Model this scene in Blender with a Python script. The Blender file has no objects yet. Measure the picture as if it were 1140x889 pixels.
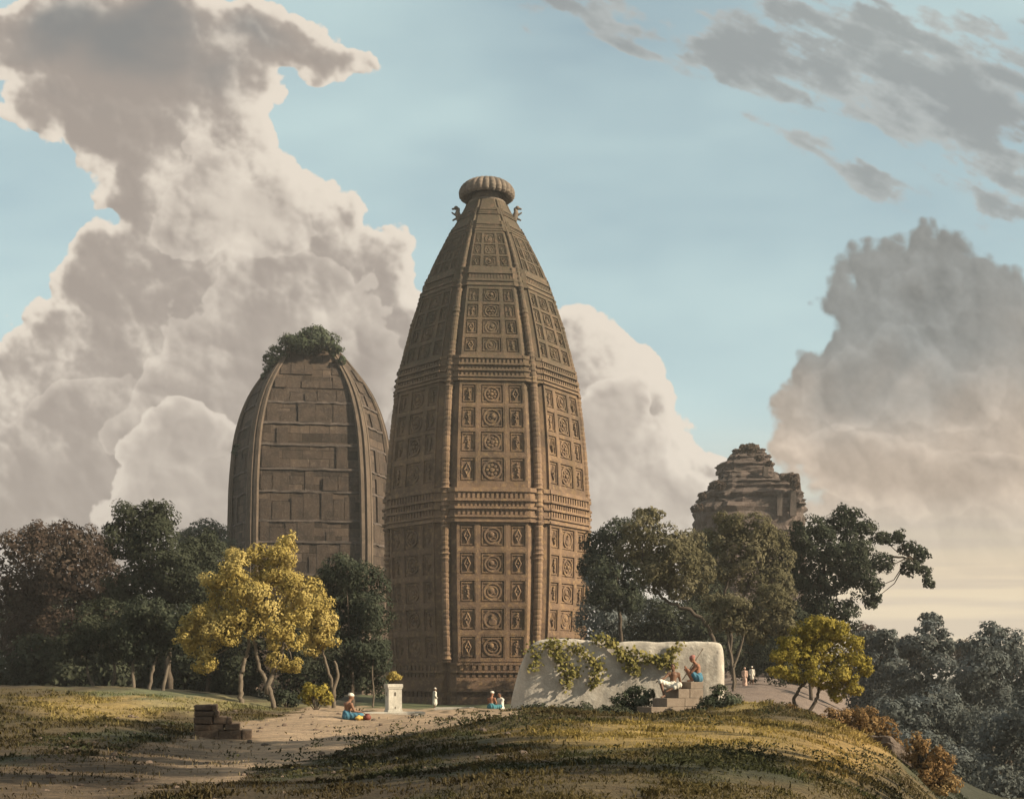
import bpy, bmesh, math, random
import numpy as np
from mathutils import Vector, Matrix
from math import radians, sin, cos, pi, sqrt

# ------------------------------------------------------------------ frame, camera, light
SC = bpy.context.scene
COL = SC.collection
FPX, HX, HY, CZ = 1400.0, 570.0, 748.0, 2.0      # focal length in photo pixels, principal column, horizon row, eye height
RNG = np.random.default_rng(7)
random.seed(7)

cam_d = bpy.data.cameras.new('camera'); cam = bpy.data.objects.new('camera', cam_d); COL.objects.link(cam)
cam.location = (0, 0, CZ); cam.rotation_euler = (radians(90), 0, 0)
cam_d.sensor_width = 36; cam_d.lens = 36 * FPX / 1140; cam_d.shift_y = (HY - 444.5) / 1140
cam_d.clip_start = 0.1; cam_d.clip_end = 6000
SC.camera = cam
SC.view_settings.view_transform = 'Standard'; SC.view_settings.look = 'None'
EXPOSURE = 0.92; EXP = 2 ** EXPOSURE
SC.view_settings.exposure = EXPOSURE; SC.view_settings.gamma = 1.0; SC.view_settings.use_curve_mapping = False
SC.cycles.max_bounces = 5; SC.cycles.diffuse_bounces = 2; SC.cycles.transmission_bounces = 2

SUN = Vector((0.85, -0.275, 0.45)).normalized()
sun_d = bpy.data.lights.new('sun', 'SUN'); sun = bpy.data.objects.new('sun', sun_d); COL.objects.link(sun)
sun_d.energy = 5.0; sun_d.angle = radians(0.6); sun_d.color = (1.0, 0.85, 0.62)
sun.rotation_euler = SUN.to_track_quat('Z', 'Y').to_euler()
SKY_STRENGTH = 0.055

# ------------------------------------------------------------------ node helpers
class NT:
    def __init__(s, tree): s.t = tree; s.n = tree.nodes; s.l = tree.links
    def node(s, typ, **kw):
        n = s.n.new(typ)
        for k, v in kw.items(): setattr(n, k, v)
        return n
    def put(s, sock, v):
        if hasattr(v, 'is_linked') or hasattr(v, 'links'): s.l.new(v, sock)
        elif isinstance(v, (tuple, list)) and sock.type == 'RGBA' and len(v) == 3: sock.default_value = (*v, 1)
        else: sock.default_value = v
    def math(s, op, a, b=0.0, c=0.0, clamp=False):
        n = s.node('ShaderNodeMath', operation=op); n.use_clamp = clamp
        for i, v in enumerate((a, b, c)): s.put(n.inputs[i], v)
        return n.outputs[0]
    def mix(s, f, a, b, mode='MIX'):
        n = s.node('ShaderNodeMix', data_type='RGBA', blend_type=mode)
        s.put(n.inputs[0], f); s.put(n.inputs[6], a); s.put(n.inputs[7], b)
        return n.outputs[2]
    def step(s, v, a, b):
        n = s.node('ShaderNodeMapRange', interpolation_type='SMOOTHSTEP')
        s.put(n.inputs[0], v); n.inputs[1].default_value = a; n.inputs[2].default_value = b
        return n.outputs[0]
    def noise(s, vec, scale, detail=4, rough=0.55, dist=0.0):
        n = s.node('ShaderNodeTexNoise'); s.put(n.inputs['Vector'], vec)
        n.inputs['Scale'].default_value = scale; n.inputs['Detail'].default_value = detail
        n.inputs['Roughness'].default_value = rough; n.inputs['Distortion'].default_value = dist
        return n.outputs[0]

# ------------------------------------------------------------------ numpy value noise
def vnoise(x, y, seed=0):
    xi = np.floor(x).astype(np.int64); yi = np.floor(y).astype(np.int64); fx = x - xi; fy = y - yi
    fx = fx * fx * (3 - 2 * fx); fy = fy * fy * (3 - 2 * fy)
    def h(a, b):
        n = (a * 374761393 + b * 668265263 + seed * 974634777) & 0x7fffffff
        n = ((n ^ (n >> 13)) * 1274126177) & 0x7fffffff
        return ((n ^ (n >> 16)) & 0xffff) / 65535.0
    return (h(xi, yi) * (1 - fx) + h(xi + 1, yi) * fx) * (1 - fy) + (h(xi, yi + 1) * (1 - fx) + h(xi + 1, yi + 1) * fx) * fy
def fbm(x, y, seed=0, oct=4):
    s = 0; a = 0.5; t = 0
    for i in range(oct): s = s + a * vnoise(x * 2 ** i, y * 2 ** i, seed + i); t += a; a *= 0.5
    return s / t
def worley(x, y, seed=0):
    xi = np.floor(x).astype(np.int64); yi = np.floor(y).astype(np.int64); best = np.full(x.shape, 9.0)
    def h(a, b, k):
        n = (a * 374761393 + b * 668265263 + (seed * 31 + k) * 974634777) & 0x7fffffff
        n = ((n ^ (n >> 13)) * 1274126177) & 0x7fffffff
        return ((n ^ (n >> 16)) & 0xffff) / 65535.0
    for i in (-1, 0, 1):
        for j in (-1, 0, 1):
            cx, cy = xi + i, yi + j
            best = np.minimum(best, (cx + h(cx, cy, 1) - x) ** 2 + (cy + h(cx, cy, 2) - y) ** 2)
    return np.sqrt(best)
def sstep(v, a, b):
    t = np.clip((v - a) / (b - a), 0, 1); return t * t * (3 - 2 * t)

# ------------------------------------------------------------------ world: Nishita sky with clouds by direction
# the clouds are worked out from noise as a function of direction (tan of bearing, tan of height) and mixed over the sky texture
def build_world():
    X0, X1, Y0, Y1 = -330, 1470, -160, 880; NX, NY = X1 - X0, Y1 - Y0
    gx, gy = np.meshgrid(np.arange(NX) + X0 + .5, np.arange(NY) + Y0 + .5)
    w1 = fbm(gx / 90, gy / 90, 101, 4) - .5; w2 = fbm(gx / 90, gy / 90, 111, 4) - .5
    qx = gx + w1 * 70; qy = gy + w2 * 70
    def field(blobs):
        e = np.zeros(gx.shape)
        for (px, py, rx, ry, rot) in blobs:
            c, s_ = cos(radians(rot)), sin(radians(rot)); dx, dy = qx - px, qy - py
            u = (dx * c + dy * s_) / rx; v = (-dx * s_ + dy * c) / ry
            r = np.sqrt(u * u + v * v); e = e + np.exp(np.clip((1 - r) * min(rx, ry) / 60.0, -3, 3) * 5.0)
        return np.log(e + 1e-6) / 5.0
    wl = [worley(gx / f + w1 * .8, gy / f + w2 * .8, k) for k, f in ((1, 85), (2, 40), (3, 19), (4, 9))]
    bil = .40 * (.5 - wl[0]) + .24 * (.5 - wl[1]) + .12 * (.5 - wl[2]) + .05 * (.5 - wl[3]); soft = .42 * (.5 - wl[0]) + .22 * (.5 - wl[1]) + .05 * (.5 - wl[2])
    fine = fbm(gx / 26, gy / 26, 121, 6) - .5; grit = fbm(gx / 5, gy / 5, 123, 3) - .5
    def light(h, k):
        gyv, gxv = np.gradient(h); return k * (-gxv * .75 + gyv * .65)
    lerp = lambda t, a, b: np.asarray(a) * (1 - t[..., None]) + np.asarray(b) * t[..., None]
    # ---- cumulus on the left and behind the tower
    A = [(60, 40, 110, 60, 0), (170, 50, 110, 70, 0), (290, 38, 80, 46, 0), (360, 60, 42, 28, 0), (250, 90, 70, 50, 0), (70, 110, 60, 34, 0), (130, 130, 70, 45, 0),
         (200, 175, 75, 75, 0), (170, 230, 50, 60, 0), (240, 235, 90, 70, 0), (280, 160, 40, 60, 0), (320, 270, 90, 60, 0), (385, 320, 60, 52, 0), (130, 300, 42, 40, 0), (120, 345, 60, 60, 0), (200, 320, 110, 80, 0),
         (60, 430, 90, 60, 0), (160, 430, 170, 110, 0), (330, 410, 150, 100, 0), (430, 390, 50, 60, 0), (450, 480, 120, 110, 0), (60, 560, 170, 130, 0), (250, 560, 220, 120, 0), (-60, 650, 300, 110, 0), (400, 620, 200, 120, 0),
         (655, 390, 62, 62, 0), (690, 450, 70, 80, 0), (725, 500, 60, 50, 0), (660, 560, 130, 90, 0), (750, 545, 60, 50, 0), (785, 590, 50, 70, 0), (560, 600, 200, 120, 0), (-200, 420, 170, 160, 0), (-300, 120, 150, 90, 0)]
    d = field(A); dA = d + bil * .95 + fine * .34 - .04
    ink = sstep(dA, .0, .05)
    h = np.sqrt(np.clip(dA, 0, None) + .02) * 60 + soft * 60
    rel = light(h, .8)
    for _ in range(6): rel = (rel + np.roll(rel, 1, 0) + np.roll(rel, -1, 0) + np.roll(rel, 1, 1) + np.roll(rel, -1, 1)) / 5
    low = fbm(gx / 170 + 3, gy / 130, 131, 3)
    column = np.exp(-((qx - 265) / 75) ** 2 - ((qy - 190) / 110) ** 2) + .8 * np.exp(-((qx - 400) / 70) ** 2 - ((qy - 350) / 80) ** 2) + .9 * sstep(gx, 520, 700) * 1.0 + .55 * np.exp(-((qx - 60) / 80) ** 2 - ((qy - 420) / 60) ** 2) + .45 * np.exp(-((qx - 215) / 55) ** 2 - ((qy - 500) / 40) ** 2)
    shade = .12 + .80 * (1 - sstep(d + bil * .6, .04, .40)) + .20 * rel + (low - .5) * .9 + (fbm(gx / 60, gy / 45, 133, 6) - .5) * 1.0 + grit * .16 + column * .46
    shade = .35 * np.clip(shade, 0, 1) + .65 * sstep(shade, .22, .78)
    cA = lerp(shade, (.375, .325, .285), (.80, .715, .61))
    for fi, (fb, lift) in enumerate([([(110, 490, 90, 60, 0), (40, 520, 80, 60, 0), (60, 590, 160, 80, 0)], -.02), ([(300, 335, 66, 46, 0), (365, 385, 76, 56, 0), (270, 392, 70, 46, 0), (330, 440, 120, 60, 0), (230, 460, 100, 60, 0)], .06), ([(235, 178, 34, 42, 0), (275, 222, 42, 34, 0), (215, 250, 50, 36, 0), (300, 262, 46, 30, 0)], .14),
                                     ([(205, 505, 54, 44, 0), (255, 530, 70, 52, 0), (330, 560, 90, 60, 0), (200, 570, 90, 50, 0)], .22), ([(690, 470, 50, 44, 0), (655, 520, 60, 50, 0), (745, 555, 46, 44, 0), (700, 590, 90, 50, 0)], .16)]):
        dF = field(fb); eF = dF + np.roll(bil, (37 * fi, 53 * fi), (0, 1)) * .95 + fine * .2
        sF = .10 + .82 * (1 - sstep(eF + (low - .5) * .3, .0, .42)) + .18 * rel + lift + (fbm(gx / 50, gy / 38, 201 + fi, 4) - .5) * .5
        cF = lerp(np.clip(sF, 0, 1), (.375, .325, .285), (.78, .695, .595)); k_ = sstep(eF, .0, .05) * (.42 if fi not in (3, 4) else .75) * (1 - sstep(gy, 560, 640) * .5)
        cA = cA * (1 - k_[..., None]) + cF * k_[..., None]
    top = sstep(gy, 150, 20) * sstep(d, .25, .8) * (1 - sstep(gx, 330, 400)); top = np.clip(top * (.35 + 1.2 * fbm(gx / 120, gy / 50, 141, 4)), 0, 1)
    cA = lerp(top * .85, cA, (.225, .235, .235))
    # ---- grey bank on the right
    B = [(1045, 280, 40, 38, 0), (1060, 310, 44, 40, 0), (1000, 325, 36, 26, 0), (955, 318, 30, 24, 0), (1030, 345, 50, 44, 0), (975, 370, 50, 40, 0), (1105, 345, 44, 50, 0), (1020, 430, 100, 76, 0), (1110, 440, 70, 90, 0), (930, 435, 44, 44, 0), (905, 485, 34, 34, 0), (1020, 520, 140, 70, 0), (1120, 570, 130, 50, 0), (965, 590, 100, 40, 0), (1300, 420, 180, 140, 0), (1400, 550, 200, 120, 0)]
    dB = field(B) + bil * .95 + fine * .26 - .03
    relB = light(np.sqrt(np.clip(dB, 0, None) + .02) * 60 + soft * 60, .8)
    for _ in range(6): relB = (relB + np.roll(relB, 1, 0) + np.roll(relB, -1, 0) + np.roll(relB, 1, 1) + np.roll(relB, -1, 1)) / 5
    tB = sstep(gy + (low - .5) * 200 + bil * 60, 350, 560); cB = lerp(tB, (.265, .275, .265), (.55, .45, .36)); cB = cB * (1 + .12 * grit + .10 * np.clip(relB, -1, 1) + .25 * (fbm(gx / 80, gy / 60, 151, 4) - .5))[..., None]
    for fi, fb in enumerate(([(1000, 400, 56, 40, 0), (950, 440, 46, 36, 0), (1070, 430, 60, 44, 0)], [(930, 515, 60, 40, 0), (1000, 530, 80, 44, 0), (1090, 540, 80, 40, 0)], [(1045, 300, 36, 26, 0), (1010, 340, 40, 26, 0)])):
        dF = field(fb) + np.roll(bil, (61 * fi + 20, 43 * fi), (0, 1)) * .95 + fine * .25; k_ = sstep(dF, .0, .10) * .8
        cB = cB * (1 + (k_ * (.17 - .30 * sstep(dF, .05, .55)))[..., None])
    inkB = sstep(dB, -.02, .14) * (1 - .85 * sstep(gy, 540, 640))
    # ---- drawn-out streaks at the upper right
    C = [(735, 58, 80, 11, 25), (700, 28, 60, 9, 12), (800, 60, 70, 16, 20), (870, 64, 80, 20, 16), (940, 84, 100, 20, 18), (960, 42, 110, 15, 8), (878, 104, 56, 9, 26), (1020, 66, 80, 24, 30), (1070, 105, 80, 30, 40), (1050, 152, 80, 18, 36), (1100, 180, 64, 22, 42), (895, 180, 52, 11, 14), (940, 196, 40, 11, 32), (978, 220, 22, 5, 40), (1010, 150, 50, 9, 30), (1110, 105, 60, 38, 40), (1090, 222, 30, 7, 45), (1230, 170, 140, 60, 35), (870, 20, 100, 9, 10), (1050, 22, 90, 14, 5)]
    ca, sa = cos(radians(24)), sin(radians(24)); sx, sy = gx * ca + gy * sa, -gx * sa + gy * ca
    dC = field(C) + (fbm(sx / 44, sy / 13, 161, 6) - .5) * .75 + bil * .30 + fine * .3 + grit * .1 - .02
    inkC = sstep(dC, .0, .22) * .82; cC = lerp(sstep(dC + (fbm(sx / 70, sy / 26, 171, 4) - .5) * .6, .0, .45), (.47, .485, .47), (.31, .32, .315))
    # ---- thin veil over the blue, warm streaked band low in the east
    veil = np.clip(.68 + .70 * (fbm(gx / 340, gy / 130, 181, 4) - .5) + .32 * sstep(gy, 60, 460), .2, .95)
    warm = sstep(gy, 430, 640) * sstep(gx, 560, 860)
    st = fbm(gx / 260, gy / 11, 191, 4); wc = lerp(sstep(st, .34, .72), (.81, .665, .465), (.66, .545, .415)); wc = lerp(sstep(gy, 690, 560) * .35, wc, (.55, .45, .37))
    rgb = lerp(warm, np.broadcast_to(np.array((.57, .725, .725)), gx.shape + (3,)), wc); al = np.maximum(veil, warm)
    def over(c, k):
        nonlocal rgb, al
        na = k + al * (1 - k); rgb = (c * k[..., None] + rgb * (al * (1 - k))[..., None]) / np.maximum(na, 1e-4)[..., None]; al = na
    over(cC, inkC); over(cB, inkB); over(cA, ink)
    img = bpy.data.images.new('cloud_field', NX, NY, alpha=True, float_buffer=True); img.colorspace_settings.name = 'Non-Color'; img.alpha_mode = 'CHANNEL_PACKED'
    px_ = np.concatenate([rgb / EXP, al[..., None]], -1)[::-1].astype(np.float32); img.pixels.foreach_set(np.ascontiguousarray(px_).ravel()); img.update(); img.pack()
    w = bpy.data.worlds.new('World'); SC.world = w; w.use_nodes = True
    k = NT(w.node_tree); k.n.clear(); out = k.node('ShaderNodeOutputWorld')
    sky = k.node('ShaderNodeTexSky', sky_type='NISHITA'); sky.sun_disc = False
    sky.sun_elevation = math.asin(SUN.z); sky.sun_rotation = math.atan2(SUN.x, SUN.y); sky.dust_density = 1.5; sky.ozone_density = 2.0
    tc = k.node('ShaderNodeTexCoord'); sp = k.node('ShaderNodeSeparateXYZ'); k.l.new(tc.outputs['Generated'], sp.inputs[0])
    dy = k.math('MAXIMUM', k.math('ABSOLUTE', sp.outputs[1]), 0.12)
    U = k.math('MULTIPLY_ADD', k.math('DIVIDE', sp.outputs[0], dy), FPX / NX, (HX - X0) / NX)
    V = k.math('MULTIPLY_ADD', k.math('DIVIDE', sp.outputs[2], dy), FPX / NY, (Y1 - HY) / NY)
    cb = k.node('ShaderNodeCombineXYZ'); k.l.new(U, cb.inputs[0]); k.l.new(V, cb.inputs[1])
    ti = k.node('ShaderNodeTexImage'); ti.image = img; ti.extension = 'MIRROR'; k.l.new(cb.outputs[0], ti.inputs[0])
    b1 = k.node('ShaderNodeBackground'); k.put(b1.inputs[0], k.mix(1.0, sky.outputs[0], (0.95, 1.05, 1.0), 'MULTIPLY')); b1.inputs[1].default_value = SKY_STRENGTH
    b2 = k.node('ShaderNodeBackground'); k.l.new(ti.outputs[0], b2.inputs[0])
    mx = k.node('ShaderNodeMixShader'); k.l.new(ti.outputs[1], mx.inputs[0]); k.l.new(b1.outputs[0], mx.inputs[1]); k.l.new(b2.outputs[0], mx.inputs[2]); k.l.new(mx.outputs[0], out.inputs[0])
    w.cycles.sampling_method = 'MANUAL'; w.cycles.sample_map_resolution = 512
build_world()

# ------------------------------------------------------------------ materials
ALB = 0.80
def new_mat(name):
    m = bpy.data.materials.new(name); m.use_nodes = True
    k = NT(m.node_tree); b = k.n['Principled BSDF']
    b.inputs['Roughness'].default_value = 0.9; b.inputs['Specular IOR Level'].default_value = 0.2
    return m, k, b
def bump(k, b, h, strength, dist=0.05):
    n = k.node('ShaderNodeBump'); n.inputs['Strength'].default_value = strength; n.inputs['Distance'].default_value = dist
    k.put(n.inputs['Height'], h); k.l.new(n.outputs[0], b.inputs['Normal'])
def stone(name, c1, c2, c3, scale=1.0, bs=0.5, bd=0.06, streak=0.0, brick=None, lichen=None):
    c1, c2, c3 = (tuple(x * ALB for x in c) for c in (c1, c2, c3))
    m, k, b = new_mat(name)
    tc = k.node('ShaderNodeTexCoord'); v = tc.outputs['Object']
    n1 = k.noise(v, 0.35 * scale, 6, 0.6); n2 = k.noise(v, 2.2 * scale, 6, 0.65); n3 = k.noise(v, 11 * scale, 4, 0.6)
    c = k.mix(k.step(n1, 0.38, 0.64), c1, c2)
    c = k.mix(k.math('MULTIPLY', k.step(n2, 0.46, 0.70), 0.75), c, c3)
    c = k.mix(0.55, c, k.mix(n3, (0.55, 0.55, 0.55), (1.5, 1.5, 1.5)), 'MULTIPLY')
    h = k.math('ADD', k.math('MULTIPLY', n2, 0.6), k.math('MULTIPLY', n3, 0.4))
    if streak:
        mp = k.node('ShaderNodeMapping'); k.l.new(v, mp.inputs[0]); mp.inputs[3].default_value = (1.0, 1.0, 0.10)
        sN = k.noise(mp.outputs[0], 1.1 * scale, 5, 0.6)
        c = k.mix(k.math('MULTIPLY', k.step(sN, 0.5, 0.7), streak), c, (c3[0] * .45, c3[1] * .45, c3[2] * .45))
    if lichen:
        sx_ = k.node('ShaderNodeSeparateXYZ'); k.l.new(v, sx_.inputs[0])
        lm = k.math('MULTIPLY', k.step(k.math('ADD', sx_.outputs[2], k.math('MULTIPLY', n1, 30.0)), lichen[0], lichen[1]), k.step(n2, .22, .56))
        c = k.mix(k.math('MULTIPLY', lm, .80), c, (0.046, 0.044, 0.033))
    if brick:
        uv = k.node('ShaderNodeUVMap'); br = k.node('ShaderNodeTexBrick'); k.l.new(uv.outputs[0], br.inputs[0])
        br.inputs['Scale'].default_value = 1.0; br.inputs['Brick Width'].default_value = brick[0]; br.inputs['Row Height'].default_value = brick[1]
        br.inputs['Mortar Size'].default_value = brick[2]; br.inputs['Mortar Smooth'].default_value = 0.3; br.inputs['Bias'].default_value = 0.0
        br.offset = 0.37; br.squash = 1.0
        for i, s in ((1, brick[3]), (2, brick[4]), (3, brick[5])): br.inputs[i].default_value = (s, s, s, 1)
        c = k.mix(1.0, c, br.outputs[0], 'MULTIPLY')
        h = k.math('SUBTRACT', h, k.math('MULTIPLY', br.outputs[1], 0.8))
    k.put(b.inputs['Base Color'], c); bump(k, b, h, bs, bd)
    return m
def plain(name, c, rough=0.85, var=0.35, scale=6.0):
    m, k, b = new_mat(name); b.inputs['Roughness'].default_value = rough
    tc = k.node('ShaderNodeTexCoord'); n = k.noise(tc.outputs['Object'], scale, 4, 0.6)
    lo = tuple(x * (1 - var) for x in c); hi = tuple(min(1, x * (1 + var)) for x in c)
    k.put(b.inputs['Base Color'], k.mix(n, lo, hi)); bump(k, b, n, 0.3, 0.02)
    return m
def leafmat(name, c1, c2, c3=None, trans=0.25):
    m = bpy.data.materials.new(name); m.use_nodes = True; k = NT(m.node_tree); k.n.clear()
    out = k.node('ShaderNodeOutputMaterial'); g = k.node('ShaderNodeNewGeometry'); tc = k.node('ShaderNodeTexCoord')
    c = k.mix(g.outputs['Random Per Island'], c1, c2)
    if c3: c = k.mix(k.step(k.noise(tc.outputs['Object'], 0.55, 3, 0.6), 0.46, 0.66), c, c3)
    d = k.node('ShaderNodeBsdfDiffuse'); k.put(d.inputs[0], c); t = k.node('ShaderNodeBsdfTranslucent'); k.put(t.inputs[0], c)
    mx = k.node('ShaderNodeMixShader'); mx.inputs[0].default_value = trans; k.l.new(d.outputs[0], mx.inputs[1]); k.l.new(t.outputs[0], mx.inputs[2])
    k.l.new(mx.outputs[0], out.inputs[0])
    return m
M = dict(
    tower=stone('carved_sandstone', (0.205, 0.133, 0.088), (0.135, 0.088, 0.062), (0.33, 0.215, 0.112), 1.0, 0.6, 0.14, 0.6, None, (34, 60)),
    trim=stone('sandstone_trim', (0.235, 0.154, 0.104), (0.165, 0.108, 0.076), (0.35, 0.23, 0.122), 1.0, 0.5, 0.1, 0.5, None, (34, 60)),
    crown=stone('weathered_crown_stone', (0.19, 0.15, 0.12), (0.13, 0.11, 0.09), (0.28, 0.22, 0.17), 1.3, 0.5, 0.1, 0.2),
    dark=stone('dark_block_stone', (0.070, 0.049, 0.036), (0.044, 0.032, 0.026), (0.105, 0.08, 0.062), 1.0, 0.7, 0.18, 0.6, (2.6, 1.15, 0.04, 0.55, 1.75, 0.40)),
    rib=stone('pale_rib_stone', (0.135, 0.10, 0.076), (0.092, 0.07, 0.054), (0.18, 0.135, 0.098), 1.0, 0.5, 0.1, 0.4),
    ruin=stone('purple_ruin_stone', (0.135, 0.10, 0.086), (0.095, 0.074, 0.066), (0.19, 0.15, 0.13), 0.8, 0.8, 0.4, 0.5),
    plaster=stone('stained_plaster', (0.56, 0.505, 0.435), (0.40, 0.36, 0.31), (0.70, 0.65, 0.57), 1.3, 0.6, 0.06, 0.45),
    step=stone('brown_step_stone', (0.25, 0.195, 0.15), (0.20, 0.155, 0.12), (0.29, 0.235, 0.185), 3.0, 0.5, 0.03),
    brick=stone('old_brown_brick', (0.115, 0.08, 0.058), (0.078, 0.056, 0.042), (0.17, 0.125, 0.09), 4.0, 0.7, 0.04),
    white=stone('whitewashed_stone', (0.56, 0.52, 0.45), (0.40, 0.37, 0.32), (0.66, 0.62, 0.54), 3.0, 0.5, 0.03, 0.5),
    slot=plain('dark_niche', (0.09, 0.075, 0.06)),
    rock=stone('purple_brown_rock', (0.15, 0.11, 0.085), (0.11, 0.085, 0.07), (0.19, 0.145, 0.11), 2.0, 0.8, 0.06),
    bark=stone('grey_brown_bark', (0.09, 0.07, 0.052), (0.065, 0.05, 0.038), (0.12, 0.095, 0.072), 4.0, 0.7, 0.04),
    bark_pale=stone('pale_bark', (0.155, 0.125, 0.095), (0.115, 0.092, 0.07), (0.20, 0.165, 0.125), 4.0, 0.7, 0.04),
    skin=plain('brown_skin', (0.19, 0.10, 0.062), 0.6, 0.15), skin_dark=plain('dark_brown_skin', (0.13, 0.068, 0.042), 0.55, 0.15),
    skin_red=plain('reddish_skin', (0.24, 0.115, 0.07), 0.6, 0.15),
    blue=plain('blue_cotton', (0.055, 0.145, 0.205), 0.9, 0.3, 14), teal=plain('teal_cotton', (0.05, 0.16, 0.19), 0.9, 0.3, 14),
    cotton=plain('white_cotton', (0.56, 0.52, 0.45), 0.9, 0.2, 14), pink=plain('pink_cotton', (0.29, 0.125, 0.105), 0.9, 0.25, 14),
    rose=plain('rose_beige_cotton', (0.50, 0.34, 0.27), 0.9, 0.2, 10), yellow_cloth=plain('yellow_cloth', (0.48, 0.33, 0.09), 0.9, 0.3, 20),
    hair=plain('black_hair', (0.02, 0.016, 0.014)), eye=plain('dark_eye', (0.015, 0.012, 0.01), 0.3), copper=plain('dark_red_clay', (0.14, 0.04, 0.03), 0.6, 0.3, 14),
    wood=plain('grey_wood', (0.16, 0.12, 0.09)),
    L_gold=leafmat('golden_leaf', (0.42, 0.33, 0.11), (0.25, 0.19, 0.06), (0.50, 0.40, 0.16)),
    L_lime=leafmat('yellow_green_leaf', (0.33, 0.27, 0.06), (0.17, 0.14, 0.032), (0.40, 0.32, 0.085)),
    L_olive=leafmat('olive_leaf', (0.145, 0.130, 0.075), (0.082, 0.075, 0.044), (0.165, 0.148, 0.092)),
    L_dark=leafmat('dark_green_leaf', (0.050, 0.056, 0.037), (0.029, 0.033, 0.022), (0.068, 0.074, 0.050)),
    L_deep=leafmat('deep_green_leaf', (0.053, 0.062, 0.043), (0.030, 0.036, 0.026), (0.074, 0.082, 0.057)),
    L_brown=leafmat('russet_brown_leaf', (0.080, 0.058, 0.046), (0.052, 0.038, 0.031), (0.09, 0.07, 0.055)),
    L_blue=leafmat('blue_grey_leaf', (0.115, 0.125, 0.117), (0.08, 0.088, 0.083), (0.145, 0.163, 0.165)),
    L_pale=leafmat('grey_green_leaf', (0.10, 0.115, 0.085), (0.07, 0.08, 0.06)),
    L_rust=leafmat('rust_leaf', (0.30, 0.19, 0.09), (0.16, 0.098, 0.045), (0.34, 0.24, 0.115)),
    L_shrub=leafmat('sage_green_leaf', (0.085, 0.10, 0.062), (0.042, 0.052, 0.032), (0.105, 0.12, 0.085)),
    L_vine=leafmat('yellow_vine_leaf', (0.25, 0.21, 0.075), (0.10, 0.10, 0.032), (0.17, 0.15, 0.055)),
)

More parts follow.
